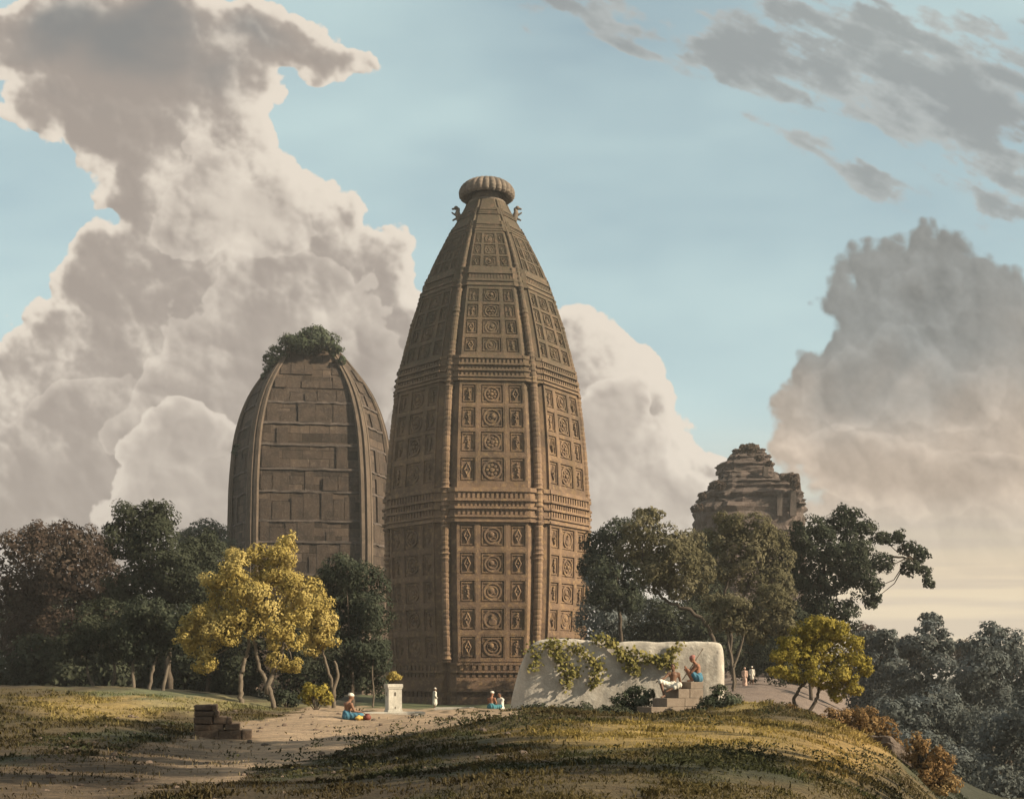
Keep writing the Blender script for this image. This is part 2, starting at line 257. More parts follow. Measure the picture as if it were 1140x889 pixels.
# ------------------------------------------------------------------ object helpers
def tag(o, label=None, cat=None, group=None, kind=None):
    if label: o['label'] = label
    if cat: o['category'] = cat
    if group: o['group'] = group
    if kind: o['kind'] = kind
    return o
def empty(name, loc, label, cat, group=None):
    o = bpy.data.objects.new(name, None); COL.objects.link(o); o.location = loc; o.empty_display_size = 0.3
    return tag(o, label, cat, group)
def link(name, me, mat, parent=None, loc=(0, 0, 0), smooth=False):
    o = bpy.data.objects.new(name, me); COL.objects.link(o); o.location = loc
    if mat is not None and not me.materials: me.materials.append(mat)
    if parent: o.parent = parent
    if smooth: me.polygons.foreach_set('use_smooth', [True] * len(me.polygons))
    return o
class MB:
    def __init__(s): s.v = []; s.f = []; s.uv = []
    def add(s, vs, fs, uvs=None):
        o = len(s.v); s.v += [tuple(p) for p in vs]; s.f += [tuple(i + o for i in f) for f in fs]
        return s
    def hexa(s, p):
        return s.add(p, [(0, 3, 2, 1), (4, 5, 6, 7), (0, 1, 5, 4), (1, 2, 6, 5), (2, 3, 7, 6), (3, 0, 4, 7)])
    def box(s, c, d, yaw=0.0, j=0.0):
        ps = []
        for (a, b, e) in ((-1, -1, -1), (1, -1, -1), (1, 1, -1), (-1, 1, -1), (-1, -1, 1), (1, -1, 1), (1, 1, 1), (-1, 1, 1)):
            x, y, z = (a * d[0] / 2 + random.uniform(-j, j), b * d[1] / 2 + random.uniform(-j, j), e * d[2] / 2 + random.uniform(-j, j))
            ps.append((c[0] + x * cos(yaw) - y * sin(yaw), c[1] + x * sin(yaw) + y * cos(yaw), c[2] + z))
        return s.hexa(ps)
    def lathe(s, prof, n=24, c=(0, 0), rad=None):
        o = len(s.v)
        for (r, z) in prof:
            for i in range(n):
                a = 2 * pi * i / n; rr = r * (rad(a) if rad else 1)
                s.v.append((c[0] + rr * sin(a), c[1] - rr * cos(a), z))
        for j in range(len(prof) - 1):
            for i in range(n):
                a, b = o + j * n + i, o + j * n + (i + 1) % n
                s.f.append((a, b, b + n, a + n))
        s.f.append(tuple(o + i for i in reversed(range(n)))); s.f.append(tuple(o + (len(prof) - 1) * n + i for i in range(n)))
        return s
    def tube(s, pts, rad, n=8):
        pts = [Vector(p) for p in pts]; o = len(s.v); up = Vector((0.13, 0.9, 0.41)).normalized()
        for i, p in enumerate(pts):
            t = (pts[min(i + 1, len(pts) - 1)] - pts[max(i - 1, 0)]).normalized()
            a = t.cross(up)
            if a.length < 1e-3: a = t.cross(Vector((1, 0, 0)))
            a.normalize(); b = t.cross(a)
            for q in range(n):
                th = 2 * pi * q / n; s.v.append(tuple(p + (a * cos(th) + b * sin(th)) * rad[i]))
        for j in range(len(pts) - 1):
            for i in range(n):
                x, y = o + j * n + i, o + j * n + (i + 1) % n
                s.f.append((x, y, y + n, x + n))
        s.f.append(tuple(o + i for i in reversed(range(n)))); s.f.append(tuple(o + (len(pts) - 1) * n + i for i in range(n)))
        return s
    def ell(s, c, r, rot=None, nu=16, nv=10):
        o = len(s.v); rot = rot or Matrix.Identity(3); c = Vector(c)
        s.v.append(tuple(c + rot @ Vector((0, 0, -r[2]))))
        for j in range(1, nv):
            ph = -pi / 2 + pi * j / nv
            for i in range(nu):
                a = 2 * pi * i / nu
                s.v.append(tuple(c + rot @ Vector((r[0] * cos(ph) * cos(a), r[1] * cos(ph) * sin(a), r[2] * sin(ph)))))
        s.v.append(tuple(c + rot @ Vector((0, 0, r[2])))); top = len(s.v) - 1
        for i in range(nu): s.f.append((o, o + 1 + (i + 1) % nu, o + 1 + i))
        for j in range(nv - 2):
            for i in range(nu):
                a, b = o + 1 + j * nu + i, o + 1 + j * nu + (i + 1) % nu
                s.f.append((a, b, b + nu, a + nu))
        for i in range(nu): s.f.append((top, o + 1 + (nv - 2) * nu + i, o + 1 + (nv - 2) * nu + (i + 1) % nu))
        return s
    def cone(s, p0, p1, r0, r1, n=12):                     # capsule with round ends
        p0, p1 = Vector(p0), Vector(p1); t = (p1 - p0).normalized()
        pts, rr = [], []
        for e in (-1.0, -.8, -.45): pts.append(p0 + t * r0 * e); rr.append(r0 * sqrt(max(0.002, 1 - e * e)))
        pts.append(p0); rr.append(r0); pts.append(p1); rr.append(r1)
        for e in (.45, .8, 1.0): pts.append(p1 + t * r1 * e); rr.append(r1 * sqrt(max(0.002, 1 - e * e)))
        return s.tube(pts, rr, n)
    def mesh(s, name):
        me = bpy.data.meshes.new(name); me.from_pydata(s.v, [], s.f); me.update()
        bm = bmesh.new(); bm.from_mesh(me); bmesh.ops.recalc_face_normals(bm, faces=bm.faces); bm.to_mesh(me); bm.free()
        return me
    def build(s, name, mat, parent=None, loc=(0, 0, 0), smooth=False):
        return link(name, s.mesh(name), mat, parent, loc, smooth)
def eval_mesh(me, mods, name):
    o = bpy.data.objects.new('tmp', me); COL.objects.link(o)
    for typ, kw in mods:
        m = o.modifiers.new('m', typ)
        for k_, v_ in kw.items(): setattr(m, k_, v_)
    dg = bpy.context.evaluated_depsgraph_get(); dg.update()
    r = bpy.data.meshes.new_from_object(o.evaluated_get(dg)); r.name = name
    bpy.data.objects.remove(o); bpy.data.meshes.remove(me)
    return r
def W(px, py, Y): return Vector(((px - HX) / FPX * Y, Y, CZ + (HY - py) / FPX * Y))

# ------------------------------------------------------------------ ground
GP = [-300, 0, 100, 200, 300, 400, 500, 600, 700, 800, 860, 910, 960, 1010, 1050, 1140, 1500]
GY = [8, 14, 20, 27, 34, 42, 50, 60, 80, 120, 150, 210, 400, 900]
GT = [
 [985, 975, 970, 965, 960, 950, 940, 925, 925, 935, 945, 965, 1010, 1060, 1120, 1260, 1500],
 [885, 880, 880, 878, 876, 870, 862, 852, 848, 851, 858, 866, 885, 915, 950, 1060, 1250],
 [853, 852, 853, 857, 858, 852, 840, 828, 822, 825, 832, 842, 858, 885, 925, 1025, 1150],
 [826, 824, 826, 836, 840, 835, 818, 803, 809, 808, 812, 817, 830, 856, 900, 985, 1060],
 [802, 801, 804, 817, 822, 815, 804, 790, 802, 797, 793, 802, 815, 842, 890, 960, 1010],
 [784, 782, 783, 793, 803, 798, 798, 792, 799, 786, 778, 797, 812, 838, 880, 935, 970],
 [771, 770, 769, 775, 791, 794, 796, 792, 793, 776, 789, 799, 820, 842, 876, 922, 945],
 [767, 766, 765, 770, 784, 790, 791, 789, 790, 773, 786, 797, 826, 840, 866, 900, 915],
 [767, 766, 765, 768, 778, 787, 789, 788, 787, 767, 772, 785, 820, 830, 846, 866, 880],
 [766, 766, 765, 767, 776, 784, 786, 785, 780, 758, 757, 766, 800, 812, 822, 832, 840],
 [764, 764, 764, 766, 772, 776, 778, 777, 774, 756, 755, 760, 785, 795, 802, 810, 815],
 [761, 761, 761, 762, 765, 768, 768, 767, 765, 754, 753, 757, 770, 778, 782, 786, 790],
 [756, 756, 756, 756, 757, 758, 758, 758, 757, 752, 752, 754, 760, 764, 766, 768, 770],
 [752, 752, 752, 752, 752, 752, 752, 752, 752, 750, 750, 751, 753, 754, 755, 756, 757]]
_px = np.arange(-300, 1501, 10.0); _ly = np.arange(math.log(8), math.log(900) + .01, 0.02)
_t = np.array([np.interp(_px, GP, r) for r in GT])
_t = np.array([np.interp(_ly, np.log(GY), _t[:, i]) for i in range(len(_px))]).T
for _ in range(4):
    p = np.pad(_t, ((2, 2), (2, 2)), mode='edge')
    _t = sum(p[i:i + _t.shape[0], j:j + _t.shape[1]] for i in range(5) for j in range(5)) / 25.0
def ground_np(x, Y):
    x = np.asarray(x, float); Y = np.asarray(Y, float); Yc = np.clip(Y, 8.0, 895.0)
    px = np.clip(HX + FPX * x / Yc, -299, 1499)
    a = (px + 300) / 10; b = (np.log(Yc) - math.log(8)) / 0.02
    i = np.clip(a.astype(int), 0, len(_px) - 2); j = np.clip(b.astype(int), 0, len(_ly) - 2); fa = a - i; fb = b - j
    py = (_t[j, i] * (1 - fa) + _t[j, i + 1] * fa) * (1 - fb) + (_t[j + 1, i] * (1 - fa) + _t[j + 1, i + 1] * fa) * fb
    z = CZ + (HY - py) / FPX * Yc
    z = z + (fbm(x * .45, Y * .45, 3, 3) - .5) * .28 * np.clip(Y / 30, .5, 1.5) + (fbm(x * 2.3, Y * 2.3, 9, 3) - .5) * .07
    return z
def gz(x, Y): return float(ground_np(np.array([x]), np.array([Y]))[0])
def G(px, Y, dz=0.0):
    x = (px - HX) / FPX * Y; return Vector((x, Y, gz(x, Y) + dz))
def pip(px, py, poly):
    r = np.zeros(px.shape, bool); n = len(poly)
    for i in range(n):
        (x0, y0), (x1, y1) = poly[i], poly[(i + 1) % n]
        c = ((y0 > py) != (y1 > py)); xx = (x1 - x0) * (py - y0) / ((y1 - y0) if y1 != y0 else 1e-9) + x0
        r ^= c & (px < xx)
    return r
SAND = [(-40, 858), (90, 842), (190, 824), (250, 810), (300, 797), (360, 788), (440, 786), (520, 790), (575, 788), (565, 797), (470, 813), (420, 828), (350, 846), (250, 866), (150, 880), (-40, 905)]
def ground_attr(x, Y, z):
    """colour of the ground at a place: grass, sand, bare earth, with slope shade painted in"""
    Yc = np.maximum(Y, 6.0); px = HX + FPX * x / Yc; py = HY - (z - CZ) * FPX / Yc
    wob = (fbm(x * .55, Y * .3, 21, 4) - .5); wob2 = (fbm(x * 1.6, Y * .8, 31, 4) - .5)
    qx = px + wob * 60; qy = py + wob2 * 16
    sand = pip(qx, qy, SAND) & (Y > 11) & (Y < 75)
    c = np.empty(x.shape + (3,))
    c[:] = (0.088, 0.068, 0.036)
    def blend(mask, col):
        m = np.clip(mask, 0, 1)[..., None]; c[:] = c * (1 - m) + np.array(col) * m
    def g(cx, cy, rx, ry): return np.clip(1.6 - np.sqrt(((qx - cx) / rx) ** 2 + ((qy - cy) / ry) ** 2) * 1.6, 0, 1)
    n = fbm(x * .8, Y * .4, 41, 4)
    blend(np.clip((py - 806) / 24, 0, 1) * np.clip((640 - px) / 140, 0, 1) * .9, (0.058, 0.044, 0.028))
    blend((n - .45) * 4, (0.062, 0.046, 0.028))
    blend(((fbm(x * 1.3, Y * .7, 47, 4)) - .5) * 5 * (py > 800), (0.048, 0.05, 0.028))
    blend(g(150, 850, 260, 26) * (fbm(x * .9, Y * .35, 81, 4) - .3) * 2.6, (0.05, 0.038, 0.027))  # dark brown earth at lower left, shadowy patches painted in
    blend(g(430, 840, 150, 34) * (fbm(x * 1.1, Y * .6, 83, 4) - .25) * 2.6, (0.042, 0.04, 0.024))  # shade on the front slope, painted as darker ground
    blend(g(120, 787, 110, 20) * 1.2, (0.25, 0.185, 0.08))            # dry straw on the left knoll
    blend(g(215, 783, 70, 14) * 1.3, (0.24, 0.20, 0.105))
    blend(g(205, 770, 170, 7) * 1.1, (0.12, 0.13, 0.075))
    blend(g(310, 783, 80, 7) * .9, (0.17, 0.16, 0.085))
    blend(g(760, 818, 230, 22) * (.6 + 1.1 * fbm(x * 1.1, Y * .7, 87, 4)), (0.25, 0.18, 0.072))              # ochre crest on the right
    blend(g(830, 780, 40, 14) * 1.2, (0.25, 0.19, 0.075))
    blend(g(940, 835, 90, 38) * (.6 + .9 * fbm(x * 1.3, Y * .8, 89, 4)), (0.24, 0.165, 0.068))
    blend(g(815, 850, 90, 20) * 1.1, (0.045, 0.045, 0.026))  # dark dapple: painted shade together with dark herbs
    blend(((Y > 62) & (px > 400) & (px < 620)) * 1.0, (0.085, 0.095, 0.05))   # turf below the tower
    blend(((Y > 52) & (px > 795) & (px < 960)) * np.clip((Y - 52) / 6, 0, 1), (0.165, 0.13, 0.115))
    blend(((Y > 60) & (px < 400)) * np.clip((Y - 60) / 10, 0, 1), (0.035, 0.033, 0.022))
    blend(np.clip((px - 965) / 40, 0, 1) * (Y > 30), (0.04, 0.042, 0.03))
    blend(sand * (.75 + .5 * fbm(x * .9, Y * .5, 71, 4)), (0.31, 0.232, 0.165))
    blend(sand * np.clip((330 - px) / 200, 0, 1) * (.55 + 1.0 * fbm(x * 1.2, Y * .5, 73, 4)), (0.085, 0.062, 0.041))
    c *= (0.82 + 0.36 * fbm(x * 3.1, Y * 3.1, 51, 3))[..., None]
    return c, sand
def build_ground():
    Ys = [-14.0]; 
    while Ys[-1] < 900: Ys.append(Ys[-1] + max(0.22, 0.010 * abs(Ys[-1]), 0.05 * (Ys[-1] - 150) if Ys[-1] > 150 else 0))
    Ys = np.array(Ys); us = np.concatenate([np.linspace(-1.7, -.75, 60, endpoint=False), np.linspace(-.75, .75, 340), np.linspace(.75, 1.7, 61)[1:]])
    YY, UU = np.meshgrid(Ys, us, indexing='ij'); XX = UU * (YY + 16)
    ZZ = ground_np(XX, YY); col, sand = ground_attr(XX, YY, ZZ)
    nr, nc = XX.shape; V = np.stack([XX, YY, ZZ], -1).reshape(-1, 3); C = col.reshape(-1, 3)
    r, q = np.meshgrid(np.arange(nr - 1), np.arange(nc - 1), indexing='ij'); a = (r * nc + q).ravel()
    F = np.stack([a, a + 1, a + nc + 1, a + nc], -1); sf = sand.reshape(-1)[F].sum(1) >= 2
    m, k, b = new_mat('earth_and_grass')
    at = k.node('ShaderNodeAttribute'); at.attribute_name = 'soil_and_shade'; tc = k.node('ShaderNodeTexCoord'); v = tc.outputs['Object']
    n1 = k.noise(v, 1.7, 6, .65); n2 = k.noise(v, 9.0, 5, .65); n3 = k.noise(v, 34.0, 3, .6)
    mp = k.node('ShaderNodeMapping'); k.l.new(v, mp.inputs[0]); mp.inputs[2].default_value = (0, 0, radians(12)); mp.inputs[3].default_value = (0.5, 2.2, 1)
    n4 = k.noise(mp.outputs[0], 3.0, 5, .65)
    c = k.mix(0.6, at.outputs[0], k.mix(n2, (0.3, 0.3, 0.3), (1.75, 1.7, 1.6)), 'MULTIPLY')
    c = k.mix(0.5, c, k.mix(k.step(n4, .36, .66), (0.45, 0.45, 0.47), (1.45, 1.4, 1.3)), 'MULTIPLY')
    c = k.mix(0.35, c, k.mix(n3, (0.4, 0.4, 0.4), (1.6, 1.6, 1.6)), 'MULTIPLY')
    k.put(b.inputs['Base Color'], c)
    bump(k, b, k.math('ADD', k.math('MULTIPLY', n1, .5), k.math('ADD', k.math('MULTIPLY', n2, .5), k.math('MULTIPLY', n3, .25))), 0.8, 0.12)
    for name, sel in (('ground', ~sf), ('path', sf)):
        f = F[sel]; u, inv = np.unique(f, return_inverse=True); f2 = inv.reshape(f.shape)
        me = np_mesh(name, V[u], f2); ca = me.color_attributes.new('soil_and_shade', 'FLOAT_COLOR', 'POINT')
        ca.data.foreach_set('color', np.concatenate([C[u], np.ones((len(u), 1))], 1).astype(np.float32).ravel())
        o = link(name, me, m, smooth=True)
        tag(o, 'rough grassy knoll of dry straw and dark turf' if name == 'ground' else 'pale sandy path winding past the pedestal', name, None, 'structure')
def np_mesh(name, V, F):
    me = bpy.data.meshes.new(name); n = F.shape[1]
    me.vertices.add(len(V)); me.vertices.foreach_set('co', np.asarray(V, np.float32).ravel())
    me.loops.add(F.size); me.loops.foreach_set('vertex_index', np.asarray(F, np.int32).ravel())
    me.polygons.add(len(F)); me.polygons.foreach_set('loop_start', np.arange(0, F.size, n, dtype=np.int32)); me.polygons.foreach_set('loop_total', np.full(len(F), n, np.int32))
    me.update(calc_edges=True)
    return me
build_ground()

# ------------------------------------------------------------------ great tower
class Spire:
    """a many-sided stone spire; corner angles measured from the -Y direction towards +X"""
    def __init__(s, prof, corners, proj, inset, chamfer):
        s.zs = [p[0] for p in prof]; s.rs = [p[1] for p in prof]; s.rmax = max(s.rs)
        s.c = [radians(a) for a in corners]; s.n = len(s.c); s.P, s.I, s.CH = proj, inset, chamfer
        # smooth the profile
        zz = np.linspace(s.zs[0], s.zs[-1], 400); rr = np.interp(zz, s.zs, s.rs)
        kk = np.ones(31) / 31; rp = np.pad(rr, 15, mode='edge'); rr2 = np.convolve(rp, kk, 'valid'); s._z, s._r = zz, rr2
    def R(s, z): return float(np.interp(z, s._z, s._r))
    def S(s, z): return max(0.30, s.R(z) / s.rmax)
    def frame(s, i, z):
        a0, a1 = s.c[i], s.c[(i + 1) % s.n]; r = s.R(z)
        A = Vector((sin(a0), -cos(a0))) * r; B = Vector((sin(a1), -cos(a1))) * r; t = (B - A); L = t.length; t = t / L
        n = Vector((t.y, -t.x)); mid = (A + B) / 2
        return mid, t, n, L / 2
    def pt(s, i, u, z, d):
        """u in -1..1 across the projecting slab, d metres in front of it"""
        mid, t, n, h = s.frame(i, z); k = s.S(z); w = h - (s.I + s.CH) * k; q = mid + t * (u * w) + n * ((s.P + d) * k)
        return (q.x, q.y, z)
    def ptm(s, i, x, z, d):                                  # x in metres from the corner-to-corner middle
        mid, t, n, h = s.frame(i, z); q = mid + t * x + n * d
        return (q.x, q.y, z)
    def mbox(s, mb, i, u0, u1, z0, z1, d0, d1, nz=1):
        for j in range(nz):
            a, b = z0 + (z1 - z0) * j / nz, z0 + (z1 - z0) * (j + 1) / nz
            mb.hexa([s.pt(i, u0, a, d1), s.pt(i, u1, a, d1), s.pt(i, u1, a, d0), s.pt(i, u0, a, d0),
                     s.pt(i, u0, b, d1), s.pt(i, u1, b, d1), s.pt(i, u1, b, d0), s.pt(i, u0, b, d0)])
    def ring(s, mb, i, uc, zc, prof, n=22, squash=1.0):      # relief turned about a face-normal axis: prof = (radius, d)
        k = s.S(zc); mid, t, nn, h = s.frame(i, zc); w = h - (s.I + s.CH) * k; vs = []; fs = []
        for (r, d) in prof:
            for q in range(n):
                a = 2 * pi * q / n; vs.append(s.pt(i, uc + r * cos(a) * squash / w, zc + r * sin(a), d))
        for j in range(len(prof) - 1):
            for q in range(n): fs.append((j * n + q, j * n + (q + 1) % n, (j + 1) * n + (q + 1) % n, (j + 1) * n + q))
        fs.append(tuple((len(prof) - 1) * n + q for q in range(n)))
        mb.add(vs, fs)
    def slab(s, mb, i, z0, z1, nz):
        vs = []; fs = []
        for j in range(nz + 1):
            z = z0 + (z1 - z0) * j / nz; mid, t, n, h = s.frame(i, z); k = s.S(z); a = h - s.I * k; b = h - (s.I + s.CH) * k
            for (x, d) in ((-a, -0.3 * k), (-a, 0.05), (-b, s.P * k), (b, s.P * k), (a, 0.05), (a, -0.3 * k)):
                q = mid + t * x + n * d; vs.append((q.x, q.y, z))
        for j in range(nz):
            for q in range(5): o = j * 6 + q; fs.append((o, o + 1, o + 7, o + 6))
        fs.append((5, 4, 3, 2, 1, 0)); fs.append(tuple(nz * 6 + q for q in range(6)))
        mb.add(vs, fs)
    def core(s, mb, z0, z1, nz, f=1.0):
        o = len(mb.v)
        for j in range(nz + 1):
            z = z0 + (z1 - z0) * j / nz; r = s.R(z) * f
            for a in s.c: mb.v.append((r * sin(a), -r * cos(a), z))
        for j in range(nz):
            for q in range(s.n): a, b = o + j * s.n + q, o + j * s.n + (q + 1) % s.n; mb.f.append((a, b, b + s.n, a + s.n))
        mb.f.append(tuple(o + nz * s.n + q for q in range(s.n)))
    def colonnette(s, mb, ci, z0, z1, prof, n=12):           # prof(z) -> radius
        a = s.c[ci]; o = len(mb.v); zs = []
        z = z0
        while z < z1: zs.append(z); z += 0.16
        zs.append(z1)
        for z in zs:
            k = s.S(z); r = s.R(z) + 0.12 * k; rr = prof(z) * k
            for q in range(n):
                th = 2 * pi * q / n; mb.v.append((r * sin(a) + rr * cos(th), -r * cos(a) + rr * sin(th), z))
        for j in range(len(zs) - 1):
            for q in range(n): x, y = o + j * n + q, o + j * n + (q + 1) % n; mb.f.append((x, y, y + n, x + n))
        mb.f.append(tuple(o + (len(zs) - 1) * n + q for q in range(n)))

TY = 136.0; TX = (542 - HX) / FPX * TY
def tower():
    base_z = CZ + (HY - 784) / FPX * 126
    prof_px = [(790, 106), (735, 106), (700, 109), (640, 111.5), (600, 112), (550, 111), (500, 107.5), (450, 102), (418, 96.5), (393, 90.5), (368, 84), (343.7, 76.5), (319, 68), (294, 58), (269.5, 45.5), (244.7, 31.5), (232, 24), (222, 18.5), (216, 17)]
    sc = FPX / TY
    prof = [((HY - y) / sc + CZ - base_z, (h - 2.0) / sc) for (y, h) in prof_px]
    prof[0] = (-1.5, prof[0][1])
    corners = [-21.4 + 51.43 * i for i in range(7)]           # face 0 front, 1 right, 6 left
    T = Spire(prof, corners, 0.55, 0.42, 0.62)
    def zf(py):                                               # height of a photo row on the front face
        z = 10.0
        for _ in range(8): z = (HY - py) / FPX * (TY - 0.9 * T.R(z) - 0.6 * T.S(z)) + CZ - base_z
        return z
    root = empty('temple_tower', (TX, TY, base_z), 'tall carved sandstone temple tower tapering to a ribbed stone disc', 'tower')
    ztop = zf(219)
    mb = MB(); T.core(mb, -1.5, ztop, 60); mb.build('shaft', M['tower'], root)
    plinth_t = zf(737)
    VIS = [0, 1, 6]
    tiers = [(581, 736, [(583.5 + 31 * i, 608.5 + 31 * i) for i in range(5)]),
             (424, 543, [(428, 449), (453, 476.5), (480, 503.5), (509, 536)]),
             (318, 396, [(322, 336), (339, 353.5), (356, 372), (376, 392)]),
             (257, 298, [(260, 270.5), (272.5, 283), (285.5, 296)])]
    bands = [(543, 581), (396, 424), (298, 318), (246, 257), (231, 238)]
    cols = [(-.94, -.48, 'side'), (-.37, .37, 'mid'), (.48, .94, 'side')]
    tiers = [(a, b, [(p - .9, q + .9) for (p, q) in rw]) for (a, b, rw) in tiers]
    panels = []
    for i in range(7):
        mb = MB(); T.slab(mb, i, plinth_t, ztop - .2, 60)
        if i in VIS:
            for (t0, t1, rows) in tiers:
                z1, z0 = zf(t0), zf(t1); D = 0.22
                for (u0, u1) in ((-1.0, -.94), (-.48, -.37), (.37, .48), (.94, 1.0)): T.mbox(mb, i, u0, u1, z0, z1, -.1, D, 6)
                edges = [z1] + [x for r in rows for x in (zf(r[0]), zf(r[1]))] + [z0]
                for j in range(0, len(edges), 2):
                    a, b = edges[j + 1], edges[j]
                    if b - a > .02:
                        for (u0, u1, kd) in cols: T.mbox(mb, i, u0, u1, a, b, -.1, D - .004)
                for ri, r in enumerate(rows):
                    za, zb = zf(r[1]), zf(r[0])
                    for (u0, u1, kd) in cols: panels.append((i, u0, u1, za, zb, kd))
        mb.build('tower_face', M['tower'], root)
    # carved panels: the hundred largest are parts, the small high ones one mesh
    PR = random.Random(12)
    def carve(mb, p):
        i, u0, u1, za, zb, kd = p; zc = (za + zb) / 2; uc = (u0 + u1) / 2; h = (zb - za) / 2
        mid, t, n, hw = T.frame(i, zc); w = (hw - (T.I + T.CH) * T.S(zc)); hu = (u1 - u0) / 2 * w
        fu = min(.13, hu * .10); fz = min(.13, h * .11); g = .08
        for k_ in range(2):                                   # two nested sunk frames
            o = .05 + k_ * 1.5; du = (g * o + fu * k_) / w; dz = g * o + fz * k_; d = .20 - .09 * k_
            T.mbox(mb, i, u0 + du, u0 + du + fu / w, za + dz, zb - dz, -.05, d); T.mbox(mb, i, u1 - du - fu / w, u1 - du, za + dz, zb - dz, -.05, d)
            T.mbox(mb, i, u0 + du + fu / w, u1 - du - fu / w, za + dz, za + dz + fz, -.05, d - .003); T.mbox(mb, i, u0 + du + fu / w, u1 - du - fu / w, zb - dz - fz, zb - dz, -.05, d - .003)
        r = min(hu, h) * .76 * PR.uniform(.92, 1.04); wear = PR.uniform(.55, 1.0); kind2 = PR.random(); j1, j2 = PR.uniform(-.04, .04) * r, PR.uniform(-.04, .04) * r
        if kd == 'mid':
            uc += j1 / w; zc += j2
            T.ring(mb, i, uc, zc, [(r * 1.04, -.05), (r, .20 * wear), (r * .84, .20 * wear), (r * .78, .04)], 20)
            if kind2 < .55:                                   # crescent: a boss set off-centre in the ring
                ox, oz = r * .14 * PR.choice((-1, 1)), r * PR.uniform(.10, .20)
                T.ring(mb, i, uc, zc, [(r * .64, .03), (r * .60, .20 * wear), (r * .50, .20 * wear), (r * .46, .06)], 18)
                T.ring(mb, i, uc + ox / w, zc + oz, [(r * .34, .04), (r * .28, .24 * wear), (r * .16, .30 * wear), (.02, .32 * wear)], 14)
                T.ring(mb, i, uc - ox * 1.6 / w, zc - oz * 1.1, [(r * .12, .04), (r * .09, .20 * wear), (.01, .22 * wear)], 7)
            elif kind2 < .8:                                  # rosette
                nq = PR.choice((6, 8)); T.ring(mb, i, uc, zc, [(r * .26, .04), (r * .2, .28 * wear), (.02, .32 * wear)], 12)
                for q in range(nq): a = 2 * pi * q / nq; T.ring(mb, i, uc + r * .50 * cos(a) / w, zc + r * .50 * sin(a), [(r * .19, .02), (r * .14, .2 * wear), (.01, .22 * wear)], 8)
            else:                                             # small seated figure
                T.ring(mb, i, uc, zc - r * .30, [(r * .42, .03), (r * .34, .2 * wear), (.02, .24 * wear)], 12, 1.2); T.ring(mb, i, uc, zc + r * .08, [(r * .26, .03), (r * .22, .24 * wear), (.02, .28 * wear)], 10, .8)
                T.ring(mb, i, uc, zc + r * .46, [(r * .16, .03), (r * .13, .28 * wear), (.01, .3 * wear)], 9)
        elif kind2 < .5:
            hh = h * .62; ww = hu * .50; vs = [T.pt(i, uc, zc - hh, .02), T.pt(i, uc + ww / w, zc, .02), T.pt(i, uc, zc + hh, .02), T.pt(i, uc - ww / w, zc, .02)]
            v2 = [T.pt(i, uc, zc - hh * .8, .24 * wear), T.pt(i, uc + ww * .75 / w, zc, .24 * wear), T.pt(i, uc, zc + hh * .8, .24 * wear), T.pt(i, uc - ww * .75 / w, zc, .24 * wear)]
            v3 = [T.pt(i, uc, zc - hh * .45, .08), T.pt(i, uc + ww * .42 / w, zc, .08), T.pt(i, uc, zc + hh * .45, .08), T.pt(i, uc - ww * .42 / w, zc, .08)]
            mb.add(vs + v2 + v3, [(q, (q + 1) % 4, 4 + (q + 1) % 4, 4 + q) for q in range(4)] + [(4 + q, 4 + (q + 1) % 4, 8 + (q + 1) % 4, 8 + q) for q in range(4)] + [(8, 9, 10, 11)])
            T.ring(mb, i, uc, zc, [(ww * .3, .0), (ww * .24, .2), (.01, .24)], 8)
        else:                                                 # standing figure with a bent hip
            ww = hu * .5; sg = PR.choice((-1, 1))
            for (dx, dz, rx_, sq) in ((0, -.52, .34, .7), (sg * .16, -.22, .36, .8), (sg * .10, .06, .30, .9), (-sg * .04, .30, .36, 1.1), (-sg * .10, .60, .26, .9), (sg * .55, .25, .18, 1), (-sg * .55, .0, .18, 1), (sg * .3, -.70, .18, 1.2)):
                T.ring(mb, i, uc + dx * ww / w, zc + dz * h * .78, [(ww * rx_ * 1.15, .02), (ww * rx_, .2 * wear), (.01, .26 * wear)], 8, sq)
    order = sorted(panels, key=lambda p: -(p[4] - p[3]) * (p[2] - p[1]) * T.S(p[3]) * (1.6 if p[0] == 0 else 1))
    for p in order[:96]:
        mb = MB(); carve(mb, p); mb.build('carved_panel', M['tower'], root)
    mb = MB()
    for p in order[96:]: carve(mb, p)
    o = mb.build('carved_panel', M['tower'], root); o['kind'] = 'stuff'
    # cornice bands
    def band(mb, z0, z1, lay):
        H = z1 - z0
        for i in range(7):
            for (a, b, d, dent) in lay:
                za, zb = z0 + H * a, z0 + H * b
                for (ua, ub) in ((-1.06, 1.06),): T.mbox(mb, i, ua, ub, za, zb, -.15, d * .7 if dent else d)
                # returns beside the slab
                for sg in (-1, 1):
                    z_ = (za + zb) / 2; mid, t, n, h = T.frame(i, z_); k = T.S(z_); b_ = h - (T.I + T.CH) * k * .94; a_ = h - T.I * .35 * k
                    dd = (d * .7 if dent else d) * k
                    P = [T.ptm(i, sg * b_, za, T.P * k + dd), T.ptm(i, sg * a_, za, .10 * k + dd), T.ptm(i, sg * a_, za, -.2), T.ptm(i, sg * b_, za, -.2)]
                    Q = [(x, y, zb) for (x, y, _) in P]
                    mb.hexa(P + Q)
                if dent and i in VIS:
                    zc = (za + zb) / 2; mid, t, n, h = T.frame(i, zc); w = h - (T.I + T.CH) * T.S(zc); nn = max(6, int(2 * w / (dent * T.S(zc))))
                    for q in range(nn):
                        u = -1.0 + 2.0 * (q + .5) / nn; T.mbox(mb, i, u - .55 / nn, u + .55 / nn, za + (zb - za) * .08, zb - (zb - za) * .08, 0, d)
